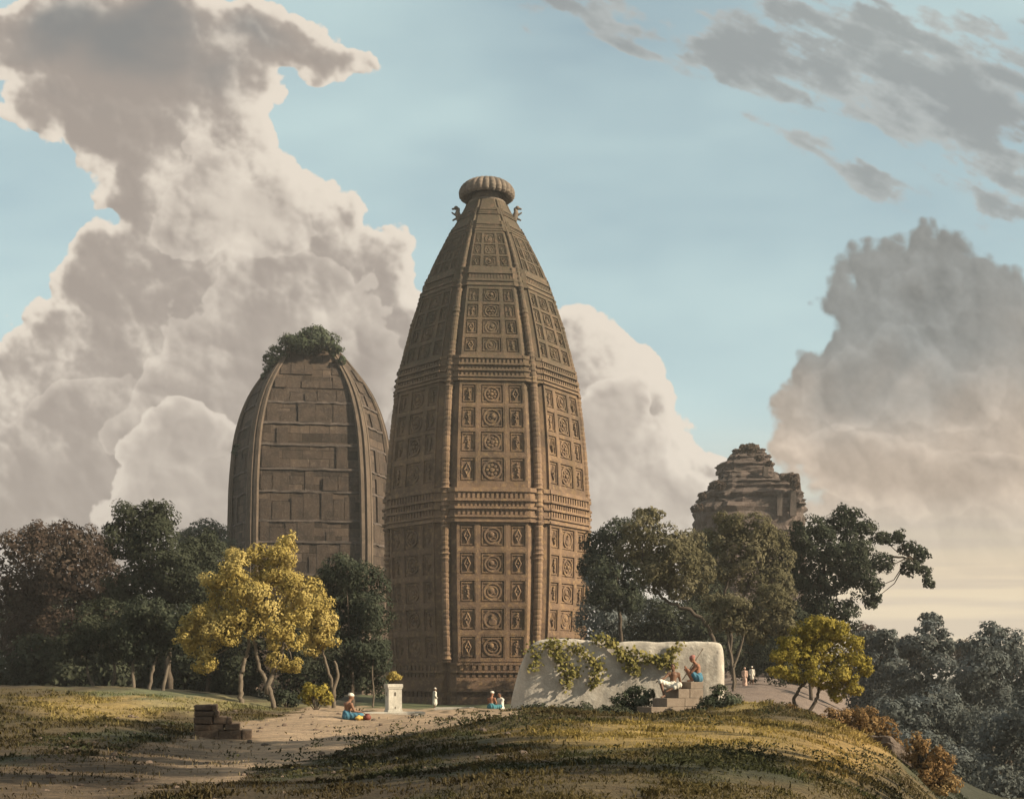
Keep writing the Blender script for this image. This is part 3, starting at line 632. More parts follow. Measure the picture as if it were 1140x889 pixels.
    full = [(0.0, .07, .45, 0), (.07, .14, .30, 0), (.14, .20, .50, 0), (.20, .38, .34, .46), (.38, .45, .55, 0), (.45, .61, .34, .40), (.61, .68, .58, 0), (.68, .88, .38, .46), (.88, 1.0, .52, 0)]
    thin = [(0.0, .12, .40, 0), (.12, .24, .28, 0), (.24, .36, .48, 0), (.36, .66, .30, .5), (.66, .78, .50, 0), (.78, 1.0, .36, 0)]
    for bi, (a, b) in enumerate(bands):
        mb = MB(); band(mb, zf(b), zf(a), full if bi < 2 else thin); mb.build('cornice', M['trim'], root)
    mb = MB()
    band(mb, -1.2, plinth_t, [(0, .36, .75, 0), (.36, .46, .50, .7), (.46, .52, .80, 0), (.52, .66, .66, 0), (.66, .72, .40, 0), (.72, .81, .44, .6), (.81, .85, .62, 0), (.85, .95, .46, .6), (.95, 1.0, .5, 0)])
    mb.build('plinth', M['tower'], root)
    # beaded colonnettes in the re-entrant corners
    marks = [zf(y) for y in (733, 616, 581, 562, 543, 424, 410, 396, 346, 318, 298, 257)]
    def cp(z):
        r = .40 + .05 * (((z * 1.9) % 1.0) > .25)
        for m_ in marks:
            d = abs(z - m_)
            if d < .75: r = max(r, .40 + .22 * (.5 + .5 * cos(d / .75 * pi * 3)) * (1 - d / 1.2))
        return r
    for ci in range(7):
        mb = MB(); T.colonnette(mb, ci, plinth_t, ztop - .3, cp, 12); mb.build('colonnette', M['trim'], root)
    # neck and ribbed crowning disc
    zn = ztop; r0 = T.R(ztop)
    mb = MB(); mb.lathe([(r0 * 1.0, zn - .5), (r0 * 1.02, zn), (1.6, zn + .15), (1.45, zn + .4), (1.6, zn + .7), (1.45, zn + 1.0), (1.4, za + .6)], 28); mb.build('neck', M['crown'], root)
    za = CZ + (HY - 213) / sc - base_z; Rd = 30.0 / sc; Hd = 1.25
    prof_d = [(1.35, za + .45), (1.6, za + .1), (1.95, za - .35), (2.35, za - .72), (2.68, za - .84), (2.88, za - .66), (2.94, za - .3), (2.84, za + .1), (2.55, za + .5), (2.1, za + .82), (1.5, za + 1.06), (.8, za + 1.2), (.03, za + 1.24)]
    mb = MB(); mb.lathe(prof_d, 216, rad=lambda a: 1 + .085 * (abs(cos(a * 13)) ** .7 - .5)); mb.build('ribbed_disc', M['crown'], root)
    mb = MB(); mb.lathe([(.9, za + 1.0), (.95, za + 1.26), (.7, za + 1.38), (.3, za + 1.44), (.03, za + 1.45)], 28); mb.build('cap', M['crown'], root)
    # small beasts crouching at the shoulders
    for (ang, px_) in ((-84, 1), (84, -1)):  # about three metres tall
        z = CZ + (HY - 241) / sc - base_z; r = T.R(z) + .25; a = radians(ang); c = Vector((r * sin(a), -r * cos(a), z)); o_ = Vector((sin(a), -cos(a), 0))
        mb = MB(); mb.cone(c + Vector((0, 0, -.7)), c + o_ * .25 + Vector((0, 0, .15)), .34, .30); mb.cone(c + o_ * .3 + Vector((0, 0, .15)), c + o_ * .2 + Vector((0, 0, .65)), .26, .2)
        mb.ell(c + o_ * .42 + Vector((0, 0, .78)), (.24, .24, .22)); mb.cone(c + o_ * .5 + Vector((0, 0, .72)), c + o_ * .8 + Vector((0, 0, .66)), .13, .1)
        mb.cone(c + o_ * .45, c + o_ * .85 + Vector((0, 0, .25)), .11, .08); mb.cone(c + o_ * .4 + Vector((0, 0, -.35)), c + o_ * .75 + Vector((0, 0, -.55)), .12, .09)
        mb.build('guardian_beast', M['crown'], root, smooth=True)
    return root
tower()

# ------------------------------------------------------------------ overgrown block-built temple on the left
LY = 176.0; LX = (347 - HX) / FPX * LY
def left_temple():
    sc = FPX / LY; bz = -6.0 + CZ
    pp = [(800, 89), (600, 89), (540, 87.5), (495, 83.5), (470, 78), (450, 71), (434, 63.5), (415, 50), (402, 39), (392, 31.5), (384, 25), (377, 17), (373, 8)]
    prof = [((HY - y) / sc + CZ - bz, h / sc) for (y, h) in pp]
    T = Spire(prof, [-36, 50, 94, 138, 180, 222, 274], 0.0, 0.0, 0.0)
    zt = prof[-1][0]
    root = empty('temple_spire', (LX, LY, bz), 'dark block built temple spire with a bush growing over its top', 'temple')
    # wall with UVs so that block joints follow the faces
    def zf(py):
        z = 20.0
        for _ in range(8): z = (HY - py) / FPX * (LY - .75 * T.R(z)) + CZ - bz
        return z
    me_v, me_f, uvs = [], [], []
    nz = 60
    for i in range(T.n):
        o = len(me_v)
        for j in range(nz + 1):
            z = prof[0][0] + (zt - prof[0][0]) * j / nz; mid, t, n, h = T.frame(i, z)
            for q in range(5): x = -h + 2 * h * q / 4; p = mid + t * x; me_v.append((p.x, p.y, z)); uvs.append((x + 40 * i, z))
        for j in range(nz):
            for q in range(4): a = o + j * 5 + q; me_f.append((a, a + 1, a + 6, a + 5))
    me = bpy.data.meshes.new('wall'); me.from_pydata(me_v, [], me_f); uvl = me.uv_layers.new(name='UVMap')
    for l in me.loops: uvl.data[l.index].uv = uvs[l.vertex_index]
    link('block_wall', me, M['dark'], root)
    # protruding and sunken blocks give the faces their roughness (pattern of one wall)
    mb = MB(); rr = random.Random(5)
    lines = [zf(y) for y in (640, 603, 579.5, 547, 522, 495, 471, 448, 433, 418, 405)]
    for i in (0, 1, 6):
        for a, b in zip(lines[:-1], lines[1:]):
            zc = (a + b) / 2; mid, t, n, h = T.frame(i, zc); x = -h * .86
            while x < h * .84:
                wd = rr.uniform(1.0, 2.6); x1 = min(x + wd, h * .86)
                if rr.random() < .62:
                    d = rr.choice((.05, .10, .16, .24)) + rr.uniform(-.02, .02); top = b if rr.random() < .6 else a + (b - a) * rr.uniform(.55, .9)
                    mb.hexa([T.ptm(i, x + .04, a + .2, d), T.ptm(i, x1 - .04, a + .2, d), T.ptm(i, x1 - .04, a + .2, -.3), T.ptm(i, x + .04, a + .2, -.3),
                             T.ptm(i, x + .04, top - .12, d), T.ptm(i, x1 - .04, top - .12, d), T.ptm(i, x1 - .04, top - .12, -.3), T.ptm(i, x + .04, top - .12, -.3)])
                x = x1
    mb.build('proud_blocks', M['rib_dark'] if 'rib_dark' in M else M['blockface'], root)
    for li, z in enumerate(lines[:8]):
        mb = MB()
        for i in (0, 1, 6):
            mid, t, n, h = T.frame(i, z)
            nseg = 14; off = [(rr.uniform(-.08, .08), rr.uniform(.10, .26)) for _ in range(nseg + 1)]; o = len(mb.v)
            for q in range(nseg + 1):
                x = -h * .93 + 1.86 * h * q / nseg; dz, d = off[q]
                mb.v += [T.ptm(i, x, z - .10 + dz, -.2), T.ptm(i, x, z - .10 + dz, d), T.ptm(i, x, z + .20 + dz, d), T.ptm(i, x, z + .20 + dz, -.2)]
            for q in range(nseg):
                for e in range(4): mb.f.append((o + q * 4 + e, o + q * 4 + (e + 1) % 4, o + q * 4 + 4 + (e + 1) % 4, o + q * 4 + 4 + e))
            mb.f.append((o + 3, o + 2, o + 1, o)); mb.f.append((o + nseg * 4, o + nseg * 4 + 1, o + nseg * 4 + 2, o + nseg * 4 + 3))
            mb.build('ledge', M['blockface2'], root); mb = MB()
    for ci in (0, 1, 2, 6):
        mb = MB(); a = T.c[ci]; out = Vector((sin(a), -cos(a))); tan = Vector((cos(a), sin(a))); nz = 70
        prof_c = [(-1.05, -.25), (-1.05, .12), (-.62, .30), (-.55, .10), (-.38, .10), (-.34, .48), (.34, .48), (.38, .10), (.55, .10), (.62, .30), (1.05, .12), (1.05, -.25)]
        vs = []
        for j in range(nz + 1):
            z = prof[0][0] + (zt - .5 - prof[0][0]) * j / nz; k = max(.38, T.S(z)); r = T.R(z)
            for (x, d) in prof_c: p = out * (r + d * k) + tan * x * k; vs.append((p.x, p.y, z))
        m_ = len(prof_c); mb.add(vs, [(j * m_ + q, j * m_ + q + 1, (j + 1) * m_ + q + 1, (j + 1) * m_ + q) for j in range(nz) for q in range(m_ - 1)] + [tuple(nz * m_ + q for q in range(m_))])
        mb.build('corner_rib', M['rib'], root)
M['blockface'] = stone('rough_block_face', (0.076, 0.054, 0.041), (0.045, 0.033, 0.027), (0.118, 0.09, 0.07), 1.6, .7, .16, .6)
M['blockface2'] = stone('ledge_stone', (0.115, 0.09, 0.078), (0.075, 0.06, 0.053), (0.145, 0.118, 0.10), 1.2, .6, .1, .3)
left_temple()

# ------------------------------------------------------------------ stepped ruin far right
def far_ruin():
    Y = 215.0; s = FPX / Y; c = W(830, 760, Y); root = empty('ruined_temple', c, 'crumbling stepped stone ruin rising above the trees', 'ruin')
    lay = [(780, 565, 770, 893), (566, 549, 781, 892), (550, 538, 789, 880), (539, 527, 798, 864), (528, 516, 800, 861), (517, 508, 811, 856), (509, 501, 815, 851), (502, 496, 823, 845)]
    rr = random.Random(3)
    def slab(mb, x0, x1, z0, z1, dep):
        n = 48; vs = []; rows = max(7, int((z1 - z0) / .75)); ph = rr.uniform(0, 6)
        ov = []
        for q in range(n):
            a = 2 * pi * q / n; e = .55
            ux = math.copysign(abs(cos(a)) ** e, cos(a)); uy = math.copysign(abs(sin(a)) ** e, sin(a)); ov.append((ux, uy, 1 + .05 * sin(3 * a + ph) + rr.uniform(-.05, .05)))
        for j in range(rows + 1):
            f = j / rows; z = z0 + (z1 - z0) * f; sh = 1 - .05 * f - (.05 if j == rows else 0) + rr.choice((-.045, -.03, .0, .02, .035, .04))
            for (ux, uy, k_) in ov:
                jx = rr.uniform(-.035, .03); vs.append(((x0 + x1) / 2 + (x1 - x0) / 2 * ux * k_ * (sh + jx), uy * dep * k_ * (sh + jx), z + rr.uniform(-.12, .12)))
        mb.add(vs, [(j * n + q, j * n + (q + 1) % n, (j + 1) * n + (q + 1) % n, (j + 1) * n + q) for j in range(rows) for q in range(n)] + [tuple(rows * n + q for q in range(n))])
    for (y0, y1, xa, xb) in lay:
        mb = MB(); x0, x1 = (xa - 830) / s, (xb - 830) / s; slab(mb, x0, x1, (760 - y0) / s, (760 - y1) / s, (x1 - x0) * .42)
        mb.build('stone_stage', M['ruin'], root)
    mb = MB(); slab(mb, (858 - 830) / s, (889 - 830) / s, (760 - 552) / s, (760 - 529) / s, 2.6); mb.build('side_turret', M['ruin'], root)
    for (px, y0, y1) in ((858, 556, 580), (872, 552, 580), (846, 524, 536)):
        mb = MB(); mb.box(((px - 830) / s, -7.2 if y0 > 545 else -4.6, (760 - (y0 + y1) / 2) / s), (.9, .8, (y1 - y0) / s), 0, .12); mb.build('pilaster', M['blockface2'], root)
far_ruin()

# ------------------------------------------------------------------ foliage
def unit(n, rng):
    v = rng.normal(size=(n, 3)); return v / np.linalg.norm(v, axis=1, keepdims=True)
def leaves(name, C, N, S, mat, parent, origin, rng, asp=.55):
    n = len(C); N = N / np.linalg.norm(N, axis=1, keepdims=True); r = unit(n, rng)
    T = np.cross(N, r); T /= np.linalg.norm(T, axis=1, keepdims=True) + 1e-9; B = np.cross(N, T); S = S[:, None]
    C = C - np.asarray(origin)
    V = np.stack([C - T * S, C + B * S * asp - T * S * .1 + N * S * .12, C + T * S, C - B * S * asp - T * S * .1 + N * S * .12], 1).reshape(-1, 3)
    return link(name, np_mesh(name, V, np.arange(len(V)).reshape(-1, 4)), mat, parent)
def crown_points(lobes, leaf, rng, cover=1.0, sub=(.30, .48), nsub=15, core=True):
    Cs, Ns, Ss = [], [], []
    for (c, r) in lobes:
        c = np.asarray(c); r = np.asarray(r); rm = r.mean(); k = max(5, int(nsub * rng.uniform(.8, 1.2)))
        D = unit(k * 3, rng); D = D[(D[:, 1] < .35) | (rng.random(len(D)) < .4)][:k]
        for d in D:
            rho = rng.uniform(*sub) * rm; sc_ = c + d * r * rng.uniform(.62, .86)
            m = int(cover * 2.3 * (rho / leaf) ** 2) + 6
            e = unit(m * 2, rng); e = e[(e @ d) > -.25][:m]; e[:, 2] *= .85
            pos = sc_ + e * rho * (rng.uniform(.55, 1.08, (len(e), 1)))
            Cs.append(pos); Ns.append(e + d * .45 + np.array([0, 0, .25]) + rng.normal(size=(len(e), 3)) * .38); Ss.append(leaf * rng.uniform(.6, 1.25, len(e)))
        if core:
            m = int(cover * 1.6 * (rm / leaf) ** 2 * .75) + 10; e = unit(m, rng)
            Cs.append(c + e * r * rng.uniform(.35, .72, (m, 1))); Ns.append(e + rng.normal(size=(m, 3)) * .5); Ss.append(leaf * rng.uniform(1.2, 2.2, m))
    return np.concatenate(Cs), np.concatenate(Ns), np.concatenate(Ss)
def path3(pts, Y, origin, rng, wob=.03):
    """photo-measured limb points -> a smooth 3-D line"""
    P = [W(p[0], p[1], Y + (p[2] if len(p) > 2 else 0)) - origin for p in pts]
    out = []
    for i in range(len(P) - 1):
        p0, p1, p2, p3 = P[max(i - 1, 0)], P[i], P[i + 1], P[min(i + 2, len(P) - 1)]
        for t in np.linspace(0, 1, 6, endpoint=False):
            out.append(.5 * ((2 * p1) + (p2 - p0) * t + (2 * p0 - 5 * p1 + 4 * p2 - p3) * t * t + (3 * p1 - p0 - 3 * p2 + p3) * t ** 3))
    out.append(P[-1]); L = (P[-1] - P[0]).length
    return [p + Vector(rng.normal(size=3)) * wob * L * .25 for p in out]
def tree(name, label, Y, lobes, trunks, mat, bark='bark', leafpx=1.9, cover=1.15, group=None, seed=1, nsub=18, sub=(.30, .48), tr=None, cat='tree', spread=.8, limbs=True):
    rng = np.random.default_rng(seed); s = FPX / Y
    b = G(trunks[0][0][0], Y) if trunks else W(lobes[0][0], lobes[0][1], Y)
    root = empty(name, b, label, cat, group)
    L3 = []
    for l in lobes:
        px, py, rx, ry = l[:4]; dY = l[4] if len(l) > 4 else rng.uniform(-1, 1) * spread * rx / s
        L3.append((W(px, py, Y + dY), np.array([rx / s, .9 * (rx + ry) / 2 / s, ry / s])))
    C, N, S = crown_points(L3, leafpx / s, rng, cover, sub, nsub)
    leaves('crown', C, N, S, mat, root, b, rng)
    mb = MB(); tips = []
    for t in trunks:
        pts = path3(t, Y, b, rng); w0 = (tr or 4.0) * .74
        p0 = pts[0] + Vector((0, 0, -.35)); pts = [p0] + pts
        rad = [w0 / s * (1.25 if i == 0 else 1.12 - .62 * i / len(pts)) for i in range(len(pts))]
        mb.tube(pts, rad, 9); tips.append((pts[-1], rad[-1]))
    if limbs and tips:
        for (c, r) in L3:
            e = Vector(c) - b; t, rr_ = min(tips, key=lambda q: (q[0] - e).length); v = e - t
            if v.length < .3: continue
            mid = t + v * .5 + Vector((0, 0, -.10 * v.length)) + Vector(rng.normal(size=3)) * .05 * v.length
            mb.tube([t - v.normalized() * rr_ * .5, t + (mid - t) * .5, mid, e], [rr_ * .9, rr_ * .7, rr_ * .5, rr_ * .2], 7)
    if mb.v: mb.build('trunk', M[bark], root, smooth=True)
    return root
def shrub(name, label, Y, lobes, mat, leafpx=1.8, cover=1.1, group=None, seed=1, cat='shrub', nsub=14, on_ground=True):
    rng = np.random.default_rng(seed); s = FPX / Y; L3 = []
    cx = sum(l[0] for l in lobes) / len(lobes); b = G(cx, Y)
    for (px, py, rx, ry) in lobes: L3.append((W(px, py, Y + rng.uniform(-.5, .5) * rx / s), np.array([rx / s, rx * .8 / s, ry / s])))
    root = empty(name, b, label, cat, group); C, N, S = crown_points(L3, leafpx / s, rng, cover, (.34, .55), nsub)
    ok = C[:, 2] > ground_np(C[:, 0], C[:, 1]) - .02; leaves('foliage', C[ok], N[ok], S[ok], mat, root, b, rng)
    mb = MB()
    for (c, r) in L3:
        for q in range(4):
            p0 = Vector((0, 0, -.06))
            e = Vector(c) + Vector((rng.uniform(-.6, .6) * r[0], rng.uniform(-.5, .5) * r[1], rng.uniform(.1, .6) * r[2])) - b
            mb.tube([p0, (p0 + e) / 2 + Vector((0, 0, .05)), e], [.03, .022, .01], 6)
    mb.build('stem', M['bark'], root)
    return root

# --- left side
g1 = 'trees of the dark grove on the left'
tree('dark_tree', 'dim dark tree deep in the grove behind the russet trees', 118, [(30, 690, 44, 40), (90, 690, 50, 40), (140, 690, 40, 40), (190, 700, 44, 40), (60, 735, 60, 28), (140, 738, 60, 28), (210, 740, 50, 28)], [[(100, 765), (100, 735), (100, 700)]], M['L_dark'], group=g1, seed=10)
tree('russet_tree', 'dull russet brown tree at the far left edge of the grove', 98, [(22, 612, 34, 26), (45, 600, 26, 20), (20, 660, 38, 40), (55, 650, 32, 38), (30, 710, 36, 34), (60, 700, 28, 34)], [[(30, 766), (31, 740), (28, 700)]], M['L_brown'], group=g1, seed=11)
tree('russet_tree', 'broad dull brown tree between the edge one and the tall dark tree', 94, [(80, 600, 30, 22), (102, 620, 34, 26), (78, 640, 36, 34), (120, 648, 28, 24), (90, 688, 34, 34), (70, 720, 28, 28), (112, 690, 26, 30)], [[(57, 766), (60, 740), (72, 700)], [(64, 766), (68, 735), (80, 705)]], M['L_brown'], group=g1, seed=12, tr=3)
tree('tall_dark_tree', 'tallest dark green tree of the grove with a domed head', 82, [(150, 582, 34, 28), (140, 600, 28, 24), (175, 580, 28, 24), (172, 605, 34, 26), (197, 630, 34, 28), (150, 645, 34, 26), (180, 655, 40, 28), (215, 650, 30, 26), (135, 662, 24, 18)], [[(190, 768), (186, 720), (178, 670), (168, 630)]], M['L_dark'], group=g1, seed=13, tr=5)
tree('dark_tree', 'dark tree leaning against the foot of the overgrown spire', 86, [(225, 612, 28, 24), (242, 640, 28, 32), (215, 680, 34, 34), (250, 690, 34, 44), (290, 700, 40, 44), (335, 720, 36, 44), (230, 735, 34, 34), (275, 745, 40, 32), (330, 755, 40, 28)], [[(232, 772), (234, 720), (236, 660)]], M['L_dark'], group=g1, seed=14)
tree('low_dark_tree', 'low bushy dark tree with two curved trunks', 72, [(95, 705, 28, 26), (112, 690, 32, 26), (125, 712, 28, 26), (85, 722, 20, 20)], [[(106, 767), (98, 750), (96, 725)], [(124, 767), (128, 745), (122, 720)]], M['L_dark'], bark='bark_pale', group=g1, seed=15, tr=2.6)
tree('low_dark_tree', 'low grey green tree with one straight trunk beside the curved pair', 70, [(145, 692, 26, 24), (150, 712, 26, 24), (165, 680, 24, 20)], [[(149, 768), (148, 745), (150, 720)]], M['L_deep'], bark='bark_pale', group=g1, seed=16, tr=2.8)
tree('low_dark_tree', 'low grey green tree with a forked trunk nearest the golden tree', 70, [(178, 700, 28, 26), (192, 688, 28, 24), (198, 714, 22, 22), (170, 716, 20, 20)], [[(166, 768), (170, 745), (180, 720)], [(181, 767), (186, 745), (190, 720)]], M['L_deep'], bark='bark_pale', group=g1, seed=17, tr=2.8)
for q, (px, hh) in enumerate(((40, 744), (140, 748), (225, 752))):
    shrub('dark_thicket', ['dark thicket in the shade under the brown trees', 'dark thicket behind the pale curved trunks', 'dark thicket left of the golden tree trunks'][q], 88, [(px - 36, hh, 34, 28), (px + 34, hh + 2, 36, 28), (px, hh - 6, 40, 32), (px - 20, hh + 8, 40, 18), (px + 24, hh + 8, 40, 18)], M['L_dark'], leafpx=2.8, group='dark thickets under the grove', seed=20 + q)
tree('distant_tree', 'hazy grey green tree far off beside the overgrown spire', 150, [(228, 592, 24, 14), (210, 602, 20, 16), (245, 605, 22, 18), (228, 630, 40, 30), (228, 690, 40, 50)], [[(228, 768), (228, 700), (228, 640)]], M['L_pale'], seed=18, leafpx=1.6)
gold = [(319, 604, 15, 15), (312, 622, 20, 16), (288, 616, 18, 13), (268, 622, 20, 13), (300, 642, 30, 20), (262, 640, 26, 18), (240, 648, 20, 13), (285, 665, 34, 22), (250, 668, 26, 18), (230, 684, 22, 14), (214, 694, 18, 14), (222, 716, 22, 18), (228, 736, 18, 14), (205, 708, 12, 14),
        (320, 650, 24, 20), (338, 655, 20, 18), (268, 692, 30, 20), (304, 690, 28, 22), (248, 706, 24, 16), (318, 712, 22, 18), (310, 736, 16, 12), (330, 678, 22, 20), (326, 740, 12, 10)]
tree('golden_tree', 'spreading golden yellow tree with two slender leaning trunks', 56, gold, [[(268, 779), (268, 755), (272, 735), (277, 715), (272, 690)], [(306, 788), (298, 764), (288, 740), (283, 712), (290, 680)], [(298, 764), (305, 746), (312, 734), (316, 715)]], M['L_gold'], bark='bark_pale', leafpx=1.6, cover=1.1, seed=31, tr=3.6, nsub=13, sub=(.30, .46), spread=.5)
tree('golden_tree', 'smaller golden tree whose crown merges with the big golden one', 60, [(352, 668, 20, 18), (362, 688, 15, 14), (352, 694, 20, 20), (364, 712, 13, 16), (348, 716, 16, 14), (370, 697, 9, 10)], [[(371, 783), (371, 766), (365, 745), (358, 722)], [(371, 768), (376, 750), (372, 735)]], M['L_gold'], bark='bark_pale', leafpx=1.6, seed=32, tr=3.0, nsub=13, spread=.4)
shrub('pale_shrub', 'pale yellow green shrub below the golden trees', 55, [(352, 770, 15, 12), (342, 776, 10, 8), (362, 777, 10, 8)], M['L_lime'], seed=33)
shrub('dark_shrub', 'small dark shrub beside the leaning golden trunk', 57, [(312, 776, 14, 10), (326, 779, 10, 7)], M['L_deep'], seed=34)
tree('round_dark_tree', 'dense round dark green tree between golden trees and carved tower', 74, [(385, 636, 30, 20), (362, 655, 24, 26), (405, 652, 28, 26), (385, 680, 36, 32), (418, 688, 20, 30), (366, 705, 26, 34), (400, 722, 32, 32), (424, 730, 14, 26), (380, 752, 34, 24), (412, 756, 24, 22)], [[(392, 786), (392, 760), (390, 720)]], M['L_deep'], seed=35, leafpx=1.8)
def sapling():
    Y = 66; b = G(415, Y); root = empty('sapling', b, 'thin pale bare sapling stem before the round dark tree', 'sapling'); mb = MB(); rng = np.random.default_rng(4)
    mb.tube(path3([(415, 788), (416, 770), (414.5, 750), (416, 730)], Y, b, rng, .01), list(np.linspace(.055, .02, 19)), 7); mb.build('stem', M['bark_pale'], root)
    leaves('foliage', *crown_points([(W(416, 732, Y), np.array([.35, .3, .4]))], .09, rng), M['L_deep'], root, b, rng)
sapling()

# --- right side
g2 = 'trees behind the white wall'
tree('dark_tree', 'dark tree filling the hollow below the stepped ruin', 132, [(785, 610, 24, 22), (780, 645, 28, 28), (800, 680, 34, 30), (770, 690, 34, 30), (850, 690, 40, 34), (890, 690, 40, 34), (835, 725, 44, 30), (890, 735, 40, 30)], [[(800, 765), (800, 720), (798, 680)]], M['L_dark'], group=g2, seed=40)
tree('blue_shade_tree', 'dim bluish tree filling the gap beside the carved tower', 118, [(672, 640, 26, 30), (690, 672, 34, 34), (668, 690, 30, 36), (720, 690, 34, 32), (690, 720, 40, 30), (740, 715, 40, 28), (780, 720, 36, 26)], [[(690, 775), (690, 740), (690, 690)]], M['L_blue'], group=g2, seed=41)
tree('dark_tree', 'dark tree directly right of the carved tower wall', 104, [(668, 608, 22, 20), (690, 596, 26, 18), (664, 628, 22, 18), (700, 620, 24, 18), (676, 640, 22, 16), (700, 645, 24, 18), (668, 662, 22, 18), (694, 668, 26, 20)], [[(700, 775, 3), (694, 740, 3), (690, 690, 3), (686, 640, 3)]], M['L_deep'], group=g2, seed=42)
tree('olive_tree', 'tall olive green tree with a sweeping bent bough above the white wall', 88, [(722, 572, 17, 11), (716, 590, 24, 16), (740, 604, 26, 20), (712, 612, 28, 20), (768, 606, 22, 18), (752, 628, 30, 24), (778, 634, 20, 22), (725, 632, 26, 20), (762, 652, 28, 16), (740, 650, 22, 14)], [[(806, 768), (795, 710), (775, 684), (757, 675), (738, 667), (726, 648)]], M['L_olive'], group=g2, seed=43, leafpx=1.7, tr=3.4)
tree('dark_tree', 'dark undergrowth tree beneath the bent olive bough', 112, [(735, 690, 30, 26), (770, 700, 30, 26), (715, 712, 30, 24), (755, 722, 36, 22), (800, 722, 30, 28), (845, 735, 26, 26), (870, 730, 30, 34)], [[(770, 768), (770, 740), (768, 710)]], M['L_dark'], group=g2, seed=44)
tree('olive_tree', 'highest olive green tree standing before the stepped ruin', 92, [(814, 582, 22, 14), (838, 590, 26, 18), (806, 602, 24, 22), (856, 604, 22, 20), (832, 618, 32, 26), (866, 632, 20, 26), (808, 636, 24, 20), (848, 648, 28, 24), (874, 655, 12, 18)], [[(818, 766), (812, 700), (806, 668), (812, 640)], [(812, 690), (826, 665), (838, 640)]], M['L_olive'], group=g2, seed=45, leafpx=1.7, tr=3.0)
tree('olive_tree', 'lower olive tree with a pale forked trunk by the two walkers', 80, [(800, 672, 20, 14), (818, 674, 22, 14), (808, 692, 24, 18), (832, 690, 20, 18), (842, 706, 13, 14), (858, 664, 20, 18), (872, 676, 14, 16), (862, 692, 20, 18), (878, 698, 10, 12)], [[(817, 766), (816, 742), (812, 722), (810, 700)], [(816, 744), (824, 722), (830, 700)]], M['L_olive'], bark='bark_pale', group=g2, seed=46, leafpx=1.7, tr=2.0)
tree('spreading_dark_tree', 'big dark tree with a long bough reaching out into the open sky', 96, [(942, 574, 20, 13), (928, 590, 20, 18), (958, 590, 18, 16), (900, 592, 22, 18), (884, 610, 22, 22), (915, 615, 30, 24), (945, 614, 28, 22), (890, 640, 26, 28), (925, 645, 30, 26), (955, 642, 24, 20), (908, 676, 30, 28), (936, 684, 22, 22), (972, 655, 14, 14), (970, 670, 12, 8), (978, 628, 18, 14), (984, 600, 16, 7), (1000, 596, 10, 8), (1012, 610, 14, 9), (1024, 618, 12, 9), (1014, 632, 13, 9), (1030, 636, 8, 7), (1034, 648, 7, 8), (900, 705, 34, 24), (880, 700, 24, 28)], [[(902, 772), (904, 720), (910, 670), (920, 620)], [(910, 670), (950, 640), (985, 622), (1012, 620)]], M['L_deep'], group=g2, seed=47, leafpx=1.8, tr=2.6, spread=.6)
tree('small_yellow_tree', 'small domed yellow green tree on two dark curved stems', 47, [(914, 694, 18, 9), (898, 702, 20, 12), (930, 702, 18, 12), (882, 716, 18, 12), (948, 716, 15, 12), (912, 716, 26, 14), (870, 730, 14, 10), (895, 732, 22, 12), (930, 734, 24, 14), (956, 734, 14, 11), (964, 744, 9, 8), (866, 746, 12, 8), (884, 750, 16, 10), (912, 752, 20, 12), (942, 752, 18, 12), (950, 768, 11, 8), (932, 774, 10, 8), (926, 764, 14, 9)], [[(887, 790), (884, 778), (890, 766), (902, 750), (906, 734)], [(900, 792), (908, 780), (912, 764), (920, 742)]], M['L_lime'], leafpx=1.5, seed=48, tr=2.8, nsub=18, spread=.6, cover=1.35)
g3 = 'grey blue trees in the valley on the right'
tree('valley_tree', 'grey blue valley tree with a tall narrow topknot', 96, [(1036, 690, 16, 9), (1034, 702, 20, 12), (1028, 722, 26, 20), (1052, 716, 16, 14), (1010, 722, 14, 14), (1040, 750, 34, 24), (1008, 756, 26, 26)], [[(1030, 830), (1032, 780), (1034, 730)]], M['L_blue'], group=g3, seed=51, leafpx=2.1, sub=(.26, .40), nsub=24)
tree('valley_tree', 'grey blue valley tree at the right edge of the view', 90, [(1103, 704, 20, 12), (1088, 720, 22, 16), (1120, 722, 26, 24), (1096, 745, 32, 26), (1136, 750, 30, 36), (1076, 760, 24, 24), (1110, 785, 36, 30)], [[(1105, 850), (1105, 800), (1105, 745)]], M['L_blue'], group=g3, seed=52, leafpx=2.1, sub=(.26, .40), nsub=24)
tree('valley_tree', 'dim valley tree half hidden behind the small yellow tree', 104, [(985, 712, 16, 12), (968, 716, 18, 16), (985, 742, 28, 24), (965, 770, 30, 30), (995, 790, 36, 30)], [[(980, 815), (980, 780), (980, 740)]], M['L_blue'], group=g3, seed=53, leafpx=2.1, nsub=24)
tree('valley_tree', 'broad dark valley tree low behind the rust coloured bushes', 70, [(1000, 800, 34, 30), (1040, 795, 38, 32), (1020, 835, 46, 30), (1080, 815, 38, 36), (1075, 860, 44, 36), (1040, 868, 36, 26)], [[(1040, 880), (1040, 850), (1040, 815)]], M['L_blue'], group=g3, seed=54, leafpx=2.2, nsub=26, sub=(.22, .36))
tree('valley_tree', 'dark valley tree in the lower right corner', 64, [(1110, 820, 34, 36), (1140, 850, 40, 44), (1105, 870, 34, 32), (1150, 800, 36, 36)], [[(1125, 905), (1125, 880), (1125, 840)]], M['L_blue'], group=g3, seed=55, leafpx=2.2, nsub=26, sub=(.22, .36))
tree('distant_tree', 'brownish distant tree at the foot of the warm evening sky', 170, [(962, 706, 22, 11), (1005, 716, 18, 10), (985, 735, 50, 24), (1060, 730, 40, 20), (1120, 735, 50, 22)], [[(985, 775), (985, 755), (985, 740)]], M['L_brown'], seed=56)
g4 = 'rust coloured bushes on the knoll edge'
